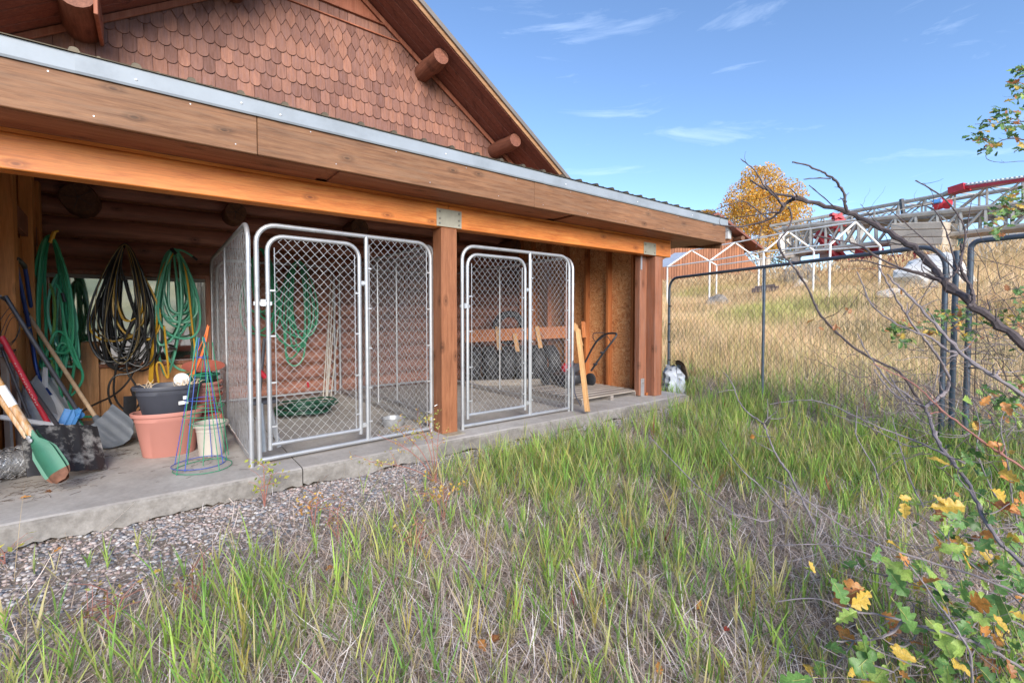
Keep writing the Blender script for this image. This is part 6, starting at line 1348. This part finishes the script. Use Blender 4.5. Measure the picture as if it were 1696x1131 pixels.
spray('leafy oak sprigs spread low across the fence at the right', [([(1770, 530), (1696, 535), (1620, 545), (1560, 550), (1500, 545), (1465, 540)], 3.5, 1.3, 3.5, 3.7, 4), ([(1770, 570), (1696, 572), (1610, 568), (1560, 560)], 3, 1.3, 3.5, 3.6, 4), ([(1770, 480), (1696, 492), (1640, 500), (1580, 522)], 3, 1.3, 3.5, 3.6, 4), ([(1700, 640), (1660, 600), (1640, 570), (1610, 545)], 3, 1.3, 3.3, 3.5, 4)],
      [(1490, 540, 26, 9), (1480, 548, 22, 8), (1540, 545, 32, 14), (1590, 535, 30, 16), (1600, 520, 30, 14), (1640, 530, 34, 20), (1680, 520, 26, 20), (1690, 490, 16, 12), (1680, 545, 26, 20), (1610, 560, 30, 14), (1500, 563, 18, 8), (1560, 522, 20, 10)], 270, .055, 3.55, W2)
spray('low green oak seedling leaves in the grass below the fence post at right', [([(1740, 720), (1700, 690), (1660, 670), (1625, 655)], 4, 2, 2.5, 2.7, 3)], [(1650, 660, 36, 14), (1690, 655, 20, 14), (1680, 690, 24, 18), (1630, 690, 30, 10), (1700, 640, 12, 16)], 70, .062, 2.6, W1, 'barkpale')
# grey twig tangle low at right
b = MB(); r3 = random.Random(77)
for q in range(210):
    x = 1720-abs(r3.gauss(0, 130)); y = r3.uniform(820, 1120) if q % 3 else r3.uniform(560, 720); d = np.interp(y, [560, 820, 1131], [2.9, 2.0, 1.45])+r3.uniform(-.1, .1); p = PD(x, y, d)
    if y > 800: p.z = max(float(gz(p.x, p.y))+.02, p.z-.05)
    dd = Vector((-.9+r3.gauss(0, .35), .15+r3.gauss(0, .5), r3.gauss(.12, .28))).normalized(); s_ = [p]; L_ = r3.uniform(.15, .5)
    for k in range(7): s_.append(s_[-1]+dd*L_/7); dd = (dd+Vector((r3.gauss(0, .18), r3.gauss(0, .18), r3.gauss(0, .16)))).normalized()
    w_ = r3.uniform(.0012, .0032); b.tube(s_, [w_*(1-.09*k) for k in range(8)], 5)
tag(b.build('twig_tangle', M['barkpale'], smooth=True), 'tangle of thin grey twigs among the oak leaves at lower right', 'twigs', kind='stuff')
# bushes by the slab
def bush(name, label, base, stems, leafcols, n, lsize, seed, mat='barkred'):
    base = Vector(base); t = thing(name, label, 'bush', base); r2 = random.Random(seed); tips = []
    for i, (dx, dy, h) in enumerate(stems):
        b = MB(); e = base+Vector((dx, dy, h)); mdl = base+Vector((dx*.35, dy*.35, h*.6)); P = smooth_path([base, mdl, e], 2); b.tube(P, [.0045-.003*k/(len(P)-1) for k in range(len(P))], 5)
        for q in range(5):
            k = r2.randrange(len(P)//2, len(P)); p = P[k]; ee = p+Vector((r2.uniform(-.12, .12), r2.uniform(-.1, .1), r2.uniform(0, .10))); b.tube([p, (p+ee)/2+Vector((0, 0, .01)), ee], [.002, .0015, .001], 4); tips += [tuple(ee), tuple((p+ee)/2)]
        tips.append(tuple(e)); b.build('stem', M[mat], t, smooth=True)
    V, Fq, cl = leaves(n, tips, [(.035, .035, .03)]*len(tips), lsize, leafcols, seed); tag(link('foliage', npmesh('foliage', V-np.array(base), [Fq], M['foliage'], cl), t, base), kind='stuff')
yc = [(.50, .46, .14), (.62, .50, .16), (.38, .42, .12), (.58, .36, .12)]
g = PZ(722, 800, -.13); bush('young_bush', 'thin red stemmed young bush with pale yellow leaves beside the slab before the kennel', g, [(-.42, .08, .42), (-.30, .05, .46), (-.15, .0, .50), (.02, -.02, .44), (-.06, .02, .52), (-.5, .05, .25)], yc, 330, .011, 4)
g = PZ(438, 838, -.14); bush('young_bush', 'small yellow green leafy plant at the slab edge below the kennel corner', g, [(.0, .0, .27), (.05, .02, .2), (-.03, -.02, .14)], [(.42, .46, .08), (.55, .5, .10), (.3, .4, .07)], 70, .016, 6)
g = PZ(520, 880, -.15); bush('young_bush', 'sprig with small orange yellow leaves standing in the gravel', g, [(.03, .0, .2), (-.02, .02, .16)], [(.62, .42, .08), (.6, .3, .08)], 50, .013, 7)
g = PZ(735, 870, -.15); bush('young_bush', 'sprig with yellow leaves in the grass right of the young bush', g, [(.0, .0, .24), (.04, .0, .2), (-.05, .02, .2)], [(.66, .46, .08), (.6, .36, .1)], 90, .012, 9)
g = PZ(8, 935, -.15); bush('young_bush', 'small lime green sprig at the left edge below the slab', g, [(.0, .0, .06), (-.03, .02, .04)], [(.5, .52, .1), (.62, .56, .12)], 22, .02, 10)
for (x, y) in ((560, 900), (690, 930), (320, 1010), (180, 1060)):
    g = PZ(x, y, -.15); bush('weed', {560: 'low dark weed with reddish stems near the gravel', 690: 'low yellowing weed between the grass clumps in the middle', 320: 'thin stemmed weed in the lower left grass', 180: 'thin dark stemmed weed at lower left by the bottom edge'}[x], g, [(.0, .0, .2), (.05, .03, .15), (-.06, 0, .13)], [(.3, .34, .1), (.5, .4, .1), (.3, .2, .1)], 50, .011, x)
# fallen leaves
fl = [(85, 918, 'lo', 3), (830, 1050, 'lb', 2.2), (820, 1060, 'lb', 2.2), (1160, 992, 'lo', 2), (1200, 1045, 'lr', 1.6), (1090, 1095, 'lo', 1.8), (805, 1080, 'lo', 2), (540, 945, 'lo', 3), (660, 955, 'lb', 2.5), (1425, 850, 'lr', 2), (1265, 848, 'lr', 2), (1350, 895, 'lr', 1.7), (780, 770, 'lb', 3), (250, 950, 'ly', 3), (175, 988, 'ly', 3), (190, 1018, 'ly', 3), (278, 1088, 'lo', 2), (380, 965, 'lb', 2), (410, 970, 'lb', 2), (970, 960, 'lb', 2), (790, 935, 'lr', 2), (935, 775, 'lo', 2), (1430, 800, 'lb', 2), (75, 815, 'lb', 1), (52, 822, 'lo', 1)]
labs = ['below the slab end at far left', 'in the lower middle, upper of an overlapping pair', 'in the lower middle, lower of an overlapping pair', 'in the thatch right of the red grass stems', 'in the thatch near the bottom edge, right of the middle', 'in the grass close to the bottom edge below the red leaf', 'just left of the overlapping pair', 'in the gravel left of the young bush', 'in the thin grass right of the gravel', 'by the leafy oak sprigs, below the bare stem', 'in the green grass right of the middle', 'beside the tips of the oak sprigs', 'beside the foot of the wooden post', 'in the gravel at left, under the slab', 'at the lower left among the first blades', 'at the lower left below a yellow one', 'near the bottom left corner', 'in the gravel edge above the lower left grass', 'in the gravel edge beside another brown leaf', 'in the middle of the grass', 'in the grass above the overlapping pair', 'in the grass below the second kennel', 'in the green grass under the bare branches', 'on the slab in front of the wire roll', 'on the slab under the wire roll']
cn = {'lo': 'fallen orange leaf', 'lb': 'fallen brown leaf', 'lr': 'fallen dark red leaf', 'ly': 'fallen yellow leaf'}
for i, (x, y, k_, s_) in enumerate(fl):
    onslab = s_ == 1; p = PZ(x, y, .012 if onslab else -.10); o = put_leaf(p, .055, k_, None, rr, 0, 1.5); o.name = 'fallen_leaf'; tag(o, cn[k_]+' '+labs[i], 'leaf', 'fallen leaves')
# dry twig on the ground
b = MB(); branch(b, [(1075, 722), (1120, 770), (1165, 815), (1230, 860)], 2.5, 4, 3.1, 2.5, twigs=2, seed=5); tag(b.build('fallen_stick', M['barkpale'], smooth=True), 'thin grey fallen stick slanting through the grass in the middle', 'stick')
